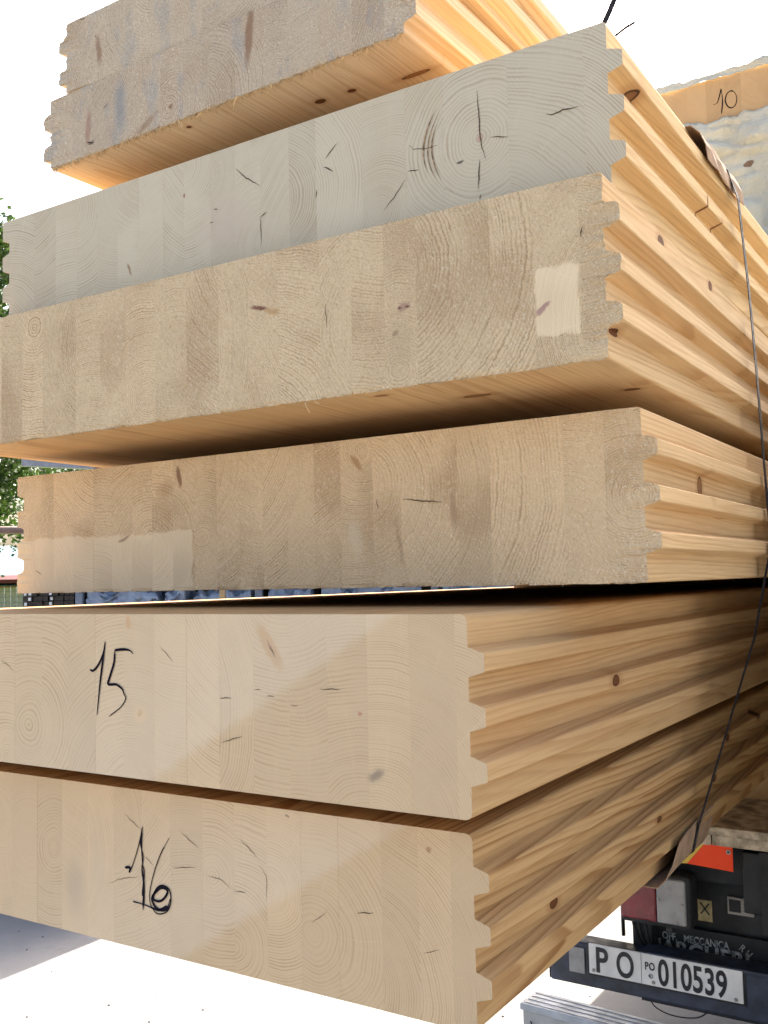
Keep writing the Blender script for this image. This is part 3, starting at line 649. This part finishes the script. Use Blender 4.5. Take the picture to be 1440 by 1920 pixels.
# tail lamp
tl = tb('tail_lamp', -1.03, -.822, 2.872, 2.955, .685, .835, BLK, bevel=.012)
lw = tb('clear_lens', -.918, -.834, 2.864, 2.878, .700, .826, LENSW, tl, bevel=.005)
lr = tb('red_lens', -1.024, -.919, 2.864, 2.878, .700, .826, LENSR, tl, bevel=.005)
for (x, z) in ((-.843, .76), (-.91, .765)):
    s = tb('lens_screw', x-.003, x+.003, 2.860, 2.8645, z-.003, z+.003, STEEL, tl, bevel=.001)
tb('lamp_bracket', -.905, -.885, 2.90, 2.955, .664, .6849, BLK)
tb('lamp_arm', -.93, -.86, 2.956, 3.061, .72, .78, BLK)
# little type plate and sticker on the rear panel
tp = tb('type_plate', -.765, -.690, 3.052, 3.0615, .695, .745, STEEL, bevel=.001)
for i in range(4): tb('type_plate_line', -.722, -.698, 3.0498, 3.0518, .7045+i*.0095, .7105+i*.0095, LETT, tp, bevel=.0004)
tb('type_plate_field', -.760, -.727, 3.0498, 3.0518, .703, .738, BLK, tp, bevel=.0004)
skx0, skx1, skz0, skz1 = -.872, -.812, .660, .722
sk = tb('warning_sticker', skx0, skx1, 3.0585, 3.0615, skz0, skz1, STKY, bevel=.0004)
for sgn in (-1, 1):
    bm = bmesh.new(); box(bm, Vector((0, 0, 0)), (.042, .001, .004), Matrix.Rotation(sgn*R(52), 3, 'Y'))
    o = link('cross_stroke', from_bm(bm, 'cross_stroke'), GRY, sk); o.location = (.009, -.0022-.0003*sgn, .006)
tb('padlock_body', skx0+.007, skx0+.019, 3.0572, 3.0584, skz0+.008, skz0+.019, BLK, sk, bevel=.0003)
tb('padlock_shackle', skx0+.010, skx0+.016, 3.0572, 3.0584, skz0+.0192, skz0+.025, BLK, sk, bevel=.0003)
# lettering
def text_mesh(name, s, x, z, y, size, sx, mat, parent, depth=.0006, rotz=0.0, spacing=1.0, weight=.012, fit=None):
    cu = bpy.data.curves.new(name, 'FONT'); cu.body = s; cu.size = size; cu.extrude = depth; cu.space_character = spacing
    cu.offset = size*weight
    ob = bpy.data.objects.new(name+'_tmp', cu); COL.objects.link(ob)
    dg = bpy.context.evaluated_depsgraph_get(); me = bpy.data.meshes.new_from_object(ob.evaluated_get(dg))
    bpy.data.objects.remove(ob)
    if fit: xs_ = [v.co.x for v in me.vertices]; sx = fit/(max(xs_)-min(xs_))
    me.transform(Matrix.Rotation(math.pi/2, 4, 'X') @ Matrix.Rotation(rotz, 4, 'Z') @ Matrix.Diagonal((sx, 1, 1, 1)))
    me.materials.clear(); me.name = name
    o = link(name, me, mat, parent)
    base = parent.matrix_basis.translation if parent is not truck else Vector()
    o.location = Vector((x, y-YT, z))-base
    return o
sg = tb('lettered_mud_flap', -1.03, -.62, 3.035, 3.045, .40, .640, GRY, bevel=.002)
o = text_mesh('lettering', 'OFF.   MECCANICA', -.958, .598, 3.0342, .029, .80, LETT, sg, fit=.197, weight=.02); o['label'] = 'small faded line OFF. MECCANICA'
o = text_mesh('lettering', 'MARGHERI', -1.010, .553, 3.0342, .060, .98, LETT, sg, fit=.302, weight=.035); o['label'] = 'large faded line MARGHERI half hidden by the bumper'
for ch_, x_, z_ in (('R', -.735, .605), ('U', -.7185, .5925)):
    o = text_mesh('letter', ch_, x_, z_, 3.0342, .029, .8, LETT, sg, rotz=R(-38)); o['label'] = 'tilted faded letter '+ch_
# bumper bar with number plate
bar = tb('bumper_bar', -1.27, .3, 2.902, 2.975, .462, .5895, NAVY, bevel=.006)
lip = tb('bumper_lip', -.98, .3, 2.895, 2.976, .5900, .6000, NAVY, bar, bevel=.002)
tb('bumper_end_cap', -1.2745, -1.2702, 2.905, 2.972, .466, .593, BLK, bar, bevel=.001)
tb('reflector', -1.205, -1.155, 2.896, 2.9015, .500, .575, LENSW, bar, bevel=.002)
np_ = empty('number_plate', (0, 0, 0)); np_.parent = bar
bpy.data.objects.remove(np_)
pl = tb('number_plate', -1.139, -.693, 2.892, 2.8985, .508, .596, PLTW, truck, bevel=.0015)
fr = tb('plate_holder', -1.146, -.686, 2.8988, 2.9017, .500, .5965, BLK, truck, bevel=.001)
tb('plate_joint', -.9790, -.9782, 2.8912, 2.8919, .509, .595, BLK, pl, bevel=.0001)
def plate_text(s, x, z, size, sx, lab, spacing=1.0):
    o = text_mesh('plate_lettering', s, x, z, 2.8911, size, sx, PLTK, pl, depth=.0005, spacing=spacing, weight=.02); o['label'] = lab
plate_text('P', -1.120, .5175, .102, .78, 'letter P'); plate_text('O', -1.055, .5175, .102, .66, 'letter O')
plate_text('PO', -.968, .552, .030, .72, 'small letters PO', 1.1)
plate_text('010539', -.930, .5165, .102, .63, 'digits 010539', 1.02)
bm = bmesh.new(); tube(bm, [(.006*math.cos(a*math.pi/6), 0, .006*math.sin(a*math.pi/6)) for a in range(13)], .0008, 5, cap=False)
o = link('plate_emblem', from_bm(bm, 'plate_emblem'), PLTK, pl); o.location = Vector((-.951, 2.8912-YT, .535))-pl.location
o = text_mesh('plate_emblem_mark', 'RI', -.9553, .5323, 2.8911, .008, .8, PLTK, pl, depth=.0004)
for (x, z) in ((-1.125, .519), (-.944, .518), (-.713, .516)):
    bm = bmesh.new(); bmesh.ops.create_cone(bm, cap_ends=True, segments=12, radius1=.0055, radius2=.004, depth=.004)
    bmesh.ops.rotate(bm, verts=bm.verts, cent=(0, 0, 0), matrix=Matrix.Rotation(math.pi/2, 3, 'X'))
    o = link('plate_bolt', from_bm(bm, 'plate_bolt'), STEEL, pl); o.location = Vector((x, 2.8898-YT, z))-pl.location
for x in (-1.0, -.3): tb('bumper_bracket', x-.03, x+.03, 2.9752, 3.2, .50, .70, BLK)
# air cylinder, hoses, hanging rod behind the lamp
bm = bmesh.new(); bmesh.ops.create_cone(bm, cap_ends=True, segments=24, radius1=.045, radius2=.045, depth=.12)
for f in bm.faces: f.smooth = len(f.verts) == 4
cyl = link('brake_cylinder', from_bm(bm, 'brake_cylinder'), BLK, truck); cyl.location = (-1.02, 3.12-YT, .665)
bm = bmesh.new(); bmesh.ops.create_cone(bm, cap_ends=True, segments=24, radius1=.034, radius2=.034, depth=.07)
for f in bm.faces: f.smooth = len(f.verts) == 4
c2 = link('cylinder_cap', from_bm(bm, 'cylinder_cap'), STEEL, cyl); c2.location = (0, 0, -.095)
tb('cylinder_bracket', -1.06, -.98, 3.08, 3.16, .725, .80, BLK)
for k, pts in enumerate(([(-.985, 2.97, .70), (-.972, 2.96, .64), (-.955, 2.97, .60), (-.93, 3.0, .56)], [(-.965, 2.965, .70), (-.955, 2.955, .64), (-.94, 2.96, .60), (-.905, 3.0, .55)], [(-.955, 2.97, .70), (-.935, 2.95, .65), (-.925, 2.96, .60), (-.885, 3.0, .56)])):
    bm = bmesh.new(); tube(bm, [Vector(q)-Vector((.045, YT, 0)) for q in smooth_line(pts, 5)], .005, 8)
    link('air_hose', from_bm(bm, 'air_hose'), RUB, truck)
bm = bmesh.new(); tube(bm, [(-1.075, 3.02-YT, .80), (-1.074, 3.02-YT, .59)], .006, 8); link('hanging_rod', from_bm(bm, 'hanging_rod'), BLK, truck)
bm = bmesh.new(); tube(bm, [Vector(q)-Vector((0, YT, 0)) for q in smooth_line([(-.98, 2.94, .47), (-.955, 2.93, .435), (-.90, 2.93, .42), (-.83, 2.93, .43), (-.79, 2.94, .462)], 6)], .002, 6)
link('hanging_wire', from_bm(bm, 'hanging_wire'), RUB, truck)
# rear wheels
def wheel(x, y):
    prof = [(.30, -.10), (.44, -.125), (.50, -.11), (.515, -.07), (.515, .07), (.50, .11), (.44, .125), (.30, .10)]
    bm = bmesh.new(); n = 36; rows = []
    for k in range(n):
        a = 2*math.pi*k/n; rows.append([bm.verts.new((xo, math.cos(a)*r_, math.sin(a)*r_)) for r_, xo in prof])
    for k in range(n):
        a, b = rows[k], rows[(k+1) % n]
        for i in range(len(prof)-1): bm.faces.new((a[i], a[i+1], b[i+1], b[i])).smooth = True
    bmesh.ops.recalc_face_normals(bm, faces=bm.faces)
    w = link('wheel', from_bm(bm, 'wheel'), RUB, truck); w.location = (x, y-YT, .515)
    bm = bmesh.new(); bmesh.ops.create_cone(bm, cap_ends=True, segments=28, radius1=.31, radius2=.30, depth=.16)
    bmesh.ops.rotate(bm, verts=bm.verts, cent=(0, 0, 0), matrix=Matrix.Rotation(math.pi/2, 3, 'Y'))
    link('rim', from_bm(bm, 'rim'), STEEL, w)
for x in (-1.3, .62): wheel(x, 6.2)
tb('axle', -1.3, .62, 6.12, 6.28, .44, .59, BLK)
tb('axle_mount', -1.05, -.95, 6.1, 6.3, .5901, .6999, BLK); tb('axle_mount', .23, .33, 6.1, 6.3, .5901, .6999, BLK)

# low white metal box on the ground under the truck tail
TRW = plain('white_enamel', (0.50, 0.51, 0.50), 0.5, 0.4, var=0.15, scale=7, bump=.0006)
TRB = plain('pale_lid_paint', (0.44, 0.47, 0.50), 0.45, 0.45, var=0.15, scale=9)
tr = empty('metal_box', (-1.392, 2.952, 0)); tag(tr, 'low white metal box with a flat lid standing on the ground below the number plate', 'box'); tr.rotation_euler = (0, 0, R(-4))
box_obj('body', (.60, .052, .164), (1.20, .10, .326), TRW, tr, .004)
box_obj('lid', (.60, .050, .3385), (1.212, .112, .022), TRB, tr, .004)
for i in range(4): box_obj('lid_groove_strip', (.60, .010+i*.026, .3508), (1.19, .008, .0012), TRB, tr, .0006)
bm = bmesh.new(); tube(bm, smooth_line([(.03, -.004, .30), (.045, -.006, .275), (.05, -.006, .25), (.07, -.004, .235)], 5), .0022, 6)
link('scratch_wire', from_bm(bm, 'scratch_wire'), RUB, tr)

# ------------------------------------------------------------------ wrapped bundle with beam 10, on top of the stack
def plastic(name, base, rough, spots=()):
    t = NT(name); p = t.obj()
    a = t.noise(p, 5.0, 4, 0.6, 1.2); b = t.noise(p, 28.0, 4, 0.6, 1.5)
    col = t.mix(t.smooth(a, .35, .65), tuple(c*.86 for c in base), tuple(min(1, c*1.08) for c in base))
    x, y, z = t.sep(p)[0:3]
    for (cx, cz, rx, rz, sc) in spots:
        w1 = t.sep(t.vmath('SUBTRACT', t.noise(p, 60.0, 3, 0.6, color=True), (0.5, 0.5, 0.5)))
        d = stain_mask(t, x, z, (cx, cz, rx, rz, 15), (t.math('MULTIPLY', w1[0], .01), t.math('MULTIPLY', w1[2], .01)))
        col = t.mix(t.smooth(d, 1.05, .9), col, t.mix(t.math('FRACT', t.math('MULTIPLY', d, 3.0)), sc, tuple(c*.35 for c in sc)))
    rid = t.math('ABSOLUTE', t.math('SUBTRACT', b, .5))
    nr = t.bump(t.math('ADD', t.math('MULTIPLY', rid, 1.4), a), .6, .010)
    return t.fin(col, rough, .5, 0, nr)
PLA = plastic('cloudy_wrap_film', (0.52, 0.50, 0.40), .40, [(-.514, 2.742, .013, .009, (0.30, .17, .08))])
def crumple(name, x0, x1, nx, z0, z1, nz, y, amp, mat, parent, seed, ragged_top=.0, ragged_bot=0.0, fold=None, thick=.0012):
    bm = bmesh.new(); rows = []
    for j in range(nz+1):
        row = []
        for i in range(nx+1):
            s, v = i/nx, j/nz; x = x0+(x1-x0)*s; z = z0+(z1-z0)*v
            q = Vector((x*5+seed, z*11, seed)); d = mnoise.fractal(q, 1.0, 2.0, 4)*amp
            d += abs(mnoise.noise(Vector((x*9+seed, z*26, 3))))*amp*.9
            if ragged_top and v > .75: z += mnoise.fractal(Vector((x*16, seed, 1)), .8, 2.1, 5)*ragged_top*(v-.75)*4
            if ragged_bot and v < .25: z += mnoise.fractal(Vector((x*22, seed, 7)), .8, 2.1, 5)*ragged_bot*(.25-v)*4
            row.append(bm.verts.new((x, y-abs(d), z)))
        rows.append(row)
    for a, b in zip(rows, rows[1:]):
        for i in range(nx): bm.faces.new((a[i], a[i+1], b[i+1], b[i])).smooth = True
    bmesh.ops.recalc_face_normals(bm, faces=bm.faces)
    bmesh.ops.solidify(bm, geom=bm.faces[:], thickness=thick)
    return link(name, from_bm(bm, name), mat, parent)
YB = 2.6
BLF = plastic('bluish_wrap_film', (0.30, 0.35, 0.44), .75)
end10 = end_material('sawn_end_ten', (0.50, 0.33, 0.165), (0.36, 0.20, 0.09), 0, 0.6, blot=.35, blotch=(0.40, 0.23, 0.10))
bt = make_beam('timber_beam', 'honey coloured timber beam with 10 written on its end, wrapped in torn film', (-.16, YB, 2.868), 0.0, .78, .128, 3.4, (), cutlist(-.05, .045, 16, 40, .004), end10, lgA, 41, edge_r=.004, group='stacked timber beams', tonevar=.10)
handwriting(bt, [[(-437, 58), (-426, 61), (-415, 95)], [(-415, 95), (-413, 62), (-417, 28)], [(-394, 82), (-383, 76), (-377, 59), (-381, 42), (-391, 36), (-401, 44), (-406, 61), (-401, 77), (-391, 82), (-385, 79)]], .0013, -.0007, 'black marker number 10', seed=5)
wb = empty('wrapped_bundle', (-.55, YB, 2.546)); tag(wb, 'timber bundle wrapped in cloudy torn film under beam 10', 'bundle')
def wbp(o):
    o.parent = wb; o.location = -Vector(wb.location); return o
def at_world_box(name, x0, x1, y0, y1, z0, z1, mat, bevel=.004):
    bm = bmesh.new(); box(bm, Vector(((x0+x1)/2, (y0+y1)/2, (z0+z1)/2)), (x1-x0, y1-y0, z1-z0), None, bevel)
    return wbp(link(name, from_bm(bm, name), mat))
at_world_box('wrapped_core', -.92, -.17, YB+.05, 5.9, 2.5465, 2.8676, PLA, .02)
wbp(crumple('front_film', -.95, -.14, 90, 2.50, 2.878, 48, YB-.006, .035, PLA, None, 3.0, ragged_top=.014, ragged_bot=.01))
wbp(crumple('torn_film_edge', -.76, -.14, 70, 2.990, 3.008, 6, YB-.002, .010, PLA, None, 9.0, ragged_top=.010, ragged_bot=.006))

rs = empty('unseen_shade_stack', (.27, 1.50, BEDZ)); tag(rs, 'unseen film wrapped timber stack added on the right half of the truck bed to dim the lower beam sides', 'stack')  # unseen stack, placed and sized to shade the lower beam sides
for k, (zb, zt) in enumerate(((.0005, .36), (.3605, .72), (.7205, 1.02))):
    bm = bmesh.new(); bmesh.ops.create_cube(bm, size=1.0); bmesh.ops.subdivide_edges(bm, edges=bm.edges[:], cuts=12, use_grid_fill=True)
    for v in bm.verts:
        q = Vector((v.co.x*.98, (v.co.y+.5)*4.6, zb+(v.co.z+.5)*(zt-zb))); kk = mnoise.fractal(Vector((q.x*5, q.y*3+k*7, q.z*8)), 1, 2, 4)
        v.co = q-Vector((0, abs(kk)*.03 if v.co.y < -.4 else 0, 0))
    for f in bm.faces: f.smooth = True
    link('wrapped_layer', from_bm(bm, 'wrapped_layer'), PLA, rs)

# ------------------------------------------------------------------ yard beyond, seen through the gaps at the left
DKB = plain('dark_brown_profile', (0.030, 0.018, 0.012), 0.5, 0.4, var=0.2)
WHL = plain('white_end_label', (0.75, 0.75, 0.73), 0.6, 0.3, var=.05)
RACKM = plain('blue_grey_rack_steel', (0.17, 0.20, 0.25), 0.5, 0.4, var=.15)
def view_pt(px_angle_ratio, y, z): return Vector((px_angle_ratio*y, y, z))
rack = empty('storage_rack', (-6.8, 6.9, 0)); tag(rack, 'low steel storage rack under the film wrapped packs in the yard', 'rack')
dirx = Vector((.842, .539, 0))            # the rack runs across the view
def rk(s, d, z): return Vector((-7.92, 5.91, z))+dirx*s+Vector((-.539, .842, 0))*d
ang = math.atan2(dirx.y, dirx.x)
def rbox(name, s0, s1, d0, d1, z0, z1, mat, parent=None, bevel=.006):
    c = rk((s0+s1)/2, (d0+d1)/2, (z0+z1)/2); bm = bmesh.new(); box(bm, Vector((0, 0, 0)), (s1-s0, d1-d0, z1-z0), None, bevel)
    o = link(name, from_bm(bm, name), mat)
    if parent: o.parent = parent; o.location = c-parent.location
    else: o.location = c
    o.rotation_euler = (0, 0, ang); return o
for s in (.62, 2.30, 3.95): rbox('rack_post', s, s+.07, .02, .09, 0, 2.3, RACKM, rack)
for z in (.35, 1.18): rbox('rack_beam', -.1, 4.6, .1, .8, z, z+.08, RACKM, rack)
def pack(s0, s1, z0, z1, seed, label):
    e = empty('wrapped_pack', rk((s0+s1)/2, .35, z0)); tag(e, label, 'pack', 'film wrapped packs on the rack')
    e.rotation_euler = (0, 0, ang)
    bm = bmesh.new(); r0 = bmesh.ops.create_cube(bm, size=1.0); bmesh.ops.subdivide_edges(bm, edges=bm.edges[:], cuts=26, use_grid_fill=True)
    rr = random.Random(seed)
    for v in bm.verts:
        q = Vector((v.co.x*(s1-s0), v.co.y*.55, (v.co.z+.5)*(z1-z0)))
        k = mnoise.fractal(Vector((q.x*5+seed*3.7, q.y*4, q.z*9)), .9, 2, 5)
        v.co = q+Vector((q.x*.0, -abs(k)*.12 if v.co.y < 0 else 0, k*.13 if v.co.z > .3 else 0))
        if v.co.z < .001: v.co.z = 0
    for f in bm.faces: f.smooth = True
    link('film_cover', from_bm(bm, 'film_cover'), BLF, e)
    return e
pack(.72, 1.40, 1.2605, 1.67, 1, 'bluish film wrapped pack next to the dark profiles')
pack(1.46, 1.64, 1.2605, 1.65, 2, 'narrow upright film wrapped pack beside the crumpled pack')
pack(1.72, 2.26, 1.2605, 1.595, 3, 'sagging bluish film wrapped pack behind the wooden post')
pack(2.42, 2.82, 1.2605, 1.60, 5, 'small crumpled film wrapped pack right of the rack post')
pack(2.92, 3.86, 1.2605, 1.63, 6, 'long bluish film wrapped pack farther along the rack')
pack(4.06, 4.90, 1.2605, 1.61, 4, 'short bluish film wrapped pack at the rack end')
sw = empty('shadow_shelter', rk(2.6, 1.6, 0)); tag(sw, 'near black shelter wall standing in for the shadow behind the film wrapped packs', 'shed'); sw.rotation_euler = (0, 0, ang)
SHD = plain('shadow_shelter_board', (0.022, 0.020, 0.020), .9, .1, var=.3)  # near black colour stands in for the shadow under the shelter
for i in range(25): box_obj('roof_sheet', (-2.2+i*.2, -.95, 2.225), (.196, 2.0, .02), SHD, sw, .003)  # roof added over the packs to keep the sun off them
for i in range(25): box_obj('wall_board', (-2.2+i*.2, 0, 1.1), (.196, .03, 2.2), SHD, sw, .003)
rbox('wood_post', 2.02, 2.07, -.30, -.24, 0, 1.95, BAT); o = COL.objects['wood_post']; tag(o, 'slim wooden post standing before the wrapped packs', 'post')
for nm, val in (('ring', (0.05, 0.06, 0.004)), ('pith', (0.02, 0.02, 1)), ('tone', (1, 1, 2))):
    at = o.data.attributes.new(nm, 'FLOAT_VECTOR', 'POINT'); at.data.foreach_set('vector', list(val)*len(o.data.vertices))
# stack of dark tubes with white labels on their ends
ts = empty('profile_stack', rk(.20, .3, 0)); tag(ts, 'stack of dark brown profiles with small white labels on their ends', 'profiles'); ts.rotation_euler = (0, 0, ang)
bmT = bmesh.new(); box(bmT, Vector((0, 0, 0)), (.046, 1.6, .046), None, .002); meT = from_bm(bmT, 'profile'); meT.materials.append(DKB)
bmL = bmesh.new(); box(bmL, Vector((0, 0, 0)), (.026, .003, .030)); meL = from_bm(bmL, 'end_label'); meL.materials.append(WHL)
rr = random.Random(17)
box_o = bpy.data.objects.new('stack_base', None); bpy.data.objects.remove(box_o)
bm = bmesh.new(); box(bm, Vector((.075, .8, .66)), (.51, 1.5, 1.32), None, .01); link('pallet_block', from_bm(bm, 'pallet_block'), DKB, ts)
for iz in range(9):
    for ix in range(3, 13):
        o = bpy.data.objects.new('profile', meT); COL.objects.link(o); o.parent = ts
        o.location = (-.30+ix*.05, .8+rr.uniform(-.02, .02), 1.3455+iz*.0485)
        if rr.random() < (.75 if ix in (1, 2, 4, 8) or ix == iz//2 else .08):
            l = bpy.data.objects.new('end_label', meL); COL.objects.link(l); l.parent = o; l.location = (rr.uniform(-.004, .004), -.8025, rr.uniform(-.003, .003))
# unseen low pile, added at the left to cast the shadow on the concrete
pl_ = empty('shadow_pile', (-4.69, 6.07, 0)); tag(pl_, 'unseen low pile of boards added left of the truck to cast the ground shadow', 'boards')
for k in range(13):
    for i in range(8):
        o = box_obj('board', (-.72+i*.2, 0, .06+k*.112), (.195, 4.6, .110), BAT if False else BED, pl_, .003)

# grass field, fence, shed, hills
def grassmat():
    t = NT('meadow_grass'); p = t.obj(); a = t.noise(p, 1.2, 5, .65); b = t.noise(p, 25, 4, .7)
    col = t.mix(t.smooth(a, .3, .7), (.13, .22, .035), (.22, .30, .06)); col = t.mix(t.smooth(b, .4, .7, 0, .5), col, (.05, .10, .015))
    return t.fin(col, .9, .2, 0  )
bm = bmesh.new(); c0 = Vector((-.80, .60, 0)); s0 = Vector((.60, .80, 0))
rows = []
for j in range(13):
    row = []
    for i in range(25):
        d = 15+j*5; s = -30+i*4; q = c0*d+s0*s; z = .01+1.15*min(1, j/4)+.12*mnoise.noise(q*.2)*min(1, j/2); row.append(bm.verts.new((q.x, q.y, z)))
    rows.append(row)
for a, b in zip(rows, rows[1:]):
    for i in range(24): bm.faces.new((a[i], a[i+1], b[i+1], b[i])).smooth = True
bmesh.ops.recalc_face_normals(bm, faces=bm.faces)
tag(link('meadow', from_bm(bm, 'meadow'), grassmat()), 'bright green grass bank beyond the fence', None, kind='structure')
# wire fence
FEN = plain('green_fence_wire', (.03, .10, .075), .5, .4)
fe = empty('wire_fence', (-9.6, 7.0, 0)); tag(fe, 'green wire mesh fence before the grass bank', 'fence')
fd = Vector((.58, .81, 0)).normalized()
for i in range(-2, 4):
    bm = bmesh.new(); tube(bm, [fd*i*2.0, fd*i*2.0+Vector((0, 0, 1.75))], .025, 8); link('fence_post', from_bm(bm, 'fence_post'), FEN, fe)
bm = bmesh.new()
for k in range(26):
    tube(bm, [fd*-4+Vector((0, 0, .1+k*.065)), fd*6+Vector((0, 0, .1+k*.065))], .0022, 4)
for k in range(150):
    tube(bm, [fd*(-4+k*.066)+Vector((0, 0, .1)), fd*(-4+k*.066)+Vector((0, 0, 1.725))], .0022, 4)
o = link('fence_mesh', from_bm(bm, 'fence_mesh'), FEN, fe); o['kind'] = 'stuff'
# canopy: grey beam on posts with a brown pole below
cn = empty('canopy_frame', (-10.0, 7.4, 0)); tag(cn, 'grey steel canopy frame with a brown rail at the edge of the yard', 'frame')
GST = plain('grey_steel', (.27, .28, .31), .5, .4, var=.1); BST = plain('brown_pipe', (.20, .13, .10), .5, .4, var=.15)
def span(name, a, b, w, mat): 
    bm = bmesh.new(); a = Vector(a)-Vector(cn.location); b = Vector(b)-Vector(cn.location)
    d = (b-a); box(bm, Vector((0, 0, 0)), (d.length, w, w), None, .006)
    q = d.to_track_quat('X', 'Z').to_matrix().to_4x4(); M = Matrix.Translation((a+b)/2) @ q
    for v in bm.verts: v.co = M @ v.co
    return link(name, from_bm(bm, name), mat, cn)
span('top_beam', (-9.42, 7.2, 3.12), (-8.95, 7.85, 3.10), .10, GST)
span('beam_end', (-8.949, 7.851, 3.10), (-8.70, 8.04, 3.09), .10, BST)
span('frame_post', (-8.72, 8.06, 0), (-8.72, 8.06, 3.0399), .09, GST)
bm = bmesh.new(); tube(bm, [Vector((-10.6, 6.4, 2.36))-Vector(cn.location), Vector((-9.2, 7.5, 2.35))-Vector(cn.location)], .045, 12)
link('brown_rail', from_bm(bm, 'brown_rail'), BST, cn)
# shed with red roof, far
sh = empty('red_roofed_shed', (-24, 18.5, 1.0)); tag(sh, 'far low shed with dark red roof behind the grass', 'shed'); sh.rotation_euler = (0, 0, R(36))
box_obj('wall', (0, 0, .35), (6, 3, .7), plain('shed_wall', (.42, .36, .30), .9), sh)
bm = bmesh.new(); vs = [bm.verts.new(q) for q in ((-3.4, -1.9, .92), (3.4, -1.9, .92), (3.4, 0, 1.06), (-3.4, 0, 1.06), (-3.4, 1.9, .78), (3.4, 1.9, .78))]
bm.faces.new(vs[:4]); bm.faces.new((vs[3], vs[2], vs[5], vs[4])); bmesh.ops.recalc_face_normals(bm, faces=bm.faces); bmesh.ops.solidify(bm, geom=bm.faces[:], thickness=.10)
link('roof', from_bm(bm, 'roof'), plain('red_roof', (.11, .022, .02), .8, var=.2), sh)
# hills
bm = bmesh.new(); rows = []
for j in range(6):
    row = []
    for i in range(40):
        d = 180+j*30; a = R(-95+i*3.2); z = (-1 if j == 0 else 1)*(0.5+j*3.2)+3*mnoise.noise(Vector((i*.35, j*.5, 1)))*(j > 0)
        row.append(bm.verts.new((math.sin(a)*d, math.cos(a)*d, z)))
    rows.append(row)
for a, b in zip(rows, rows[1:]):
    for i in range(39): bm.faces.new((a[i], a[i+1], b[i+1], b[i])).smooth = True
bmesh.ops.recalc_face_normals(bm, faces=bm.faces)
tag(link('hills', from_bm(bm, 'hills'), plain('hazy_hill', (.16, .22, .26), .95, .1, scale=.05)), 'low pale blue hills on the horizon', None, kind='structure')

# ------------------------------------------------------------------ trees
def leafmat(name, a, b):
    t = NT(name); oi = t.n('Attribute', attribute_name='leaf_tone').outputs['Fac']
    col = t.mix(oi, a, b); m_ = t.fin(col, .55, .35)
    tr_ = t.n('BsdfTranslucent'); t.put(tr_.inputs['Color'], t.mix(oi, tuple(c*1.5 for c in a), tuple(c*1.6 for c in b)))
    mx = t.n('MixShader'); mx.inputs[0].default_value = .22
    out = t.t.nodes['Material Output']; t.t.links.new(t.b.outputs[0], mx.inputs[1]); t.t.links.new(tr_.outputs[0], mx.inputs[2]); t.t.links.new(mx.outputs[0], out.inputs[0])
    return m_
LEAF = leafmat('broad_leaves', (.018, .045, .010), (.075, .125, .02))
BARK = plain('tree_bark', (.10, .08, .06), .9, .2, var=.3, scale=20, bump=.01)
def tree(loc, hh, rad, nleaf, seed, label):
    rr = random.Random(seed); e = empty('broadleaf_tree', loc); tag(e, label, 'tree', 'trees beyond the yard')
    bm = bmesh.new(); tube(bm, [(0, 0, 0), (.05, 0, hh*.25), (-.05, .08, hh*.55), (0, 0, hh*.85)], [.20, .16, .11, .03], 10)
    limbs = []
    for k in range(12):
        z0 = hh*rr.uniform(.38, .75); a = rr.uniform(0, 6.28); L = rad*rr.uniform(.55, .95)
        tip = Vector((math.cos(a)*L, math.sin(a)*L, z0+rr.uniform(.2, 1.0))); tube(bm, [(0, 0, z0), tuple(Vector((0, 0, z0)).lerp(tip, .5)+Vector((0, 0, .15))), tuple(tip)], [.06, .04, .015], 6); limbs.append(tip)
    link('trunk', from_bm(bm, 'trunk'), BARK, e)
    bm = bmesh.new(); lay = bm.verts.layers.float.new('leaf_tone')
    clumps = []
    for k in range(70):
        u = rr.uniform(-1, 1); a = rr.uniform(0, 6.28); r_ = rad*rr.uniform(.35, 1.0)
        zc = hh*.66+u*hh*.33; rz = r_*math.sqrt(max(.12, 1-u*u*.85)); clumps.append((Vector((math.cos(a)*rz, math.sin(a)*rz, zc)), rr.uniform(.25, .5)*rad*.55))
    for tip in limbs: clumps.append((tip, rad*.3))
    for i in range(nleaf):
        c, s = rr.choice(clumps); q = c+Vector((rr.gauss(0, 1), rr.gauss(0, 1), rr.gauss(0, .8)))*s*.55
        d = Vector((rr.gauss(0, 1), rr.gauss(0, 1), rr.gauss(-.3, .7))).normalized(); o_ = d.orthogonal().normalized()
        o_ = Matrix.Rotation(rr.uniform(0, 6.28), 3, d) @ o_; L = rr.uniform(.06, .12)
        vs = [bm.verts.new(q), bm.verts.new(q+d*L*.5+o_*L*.3), bm.verts.new(q+d*L), bm.verts.new(q+d*L*.5-o_*L*.3)]; tn = rr.random()
        for v in vs: v[lay] = tn
        bm.faces.new(vs)
    o = link('crown', from_bm(bm, 'crown'), LEAF, e); return e
tree((-13.6, 8.9, 0), 7.6, 2.0, 46000, 3, 'leafy green tree beyond the brown rail')
tree((-17.5, 14.0, 1.0), 5.2, 2.2, 14000, 4, 'lower leafy tree behind the grey canopy beam')
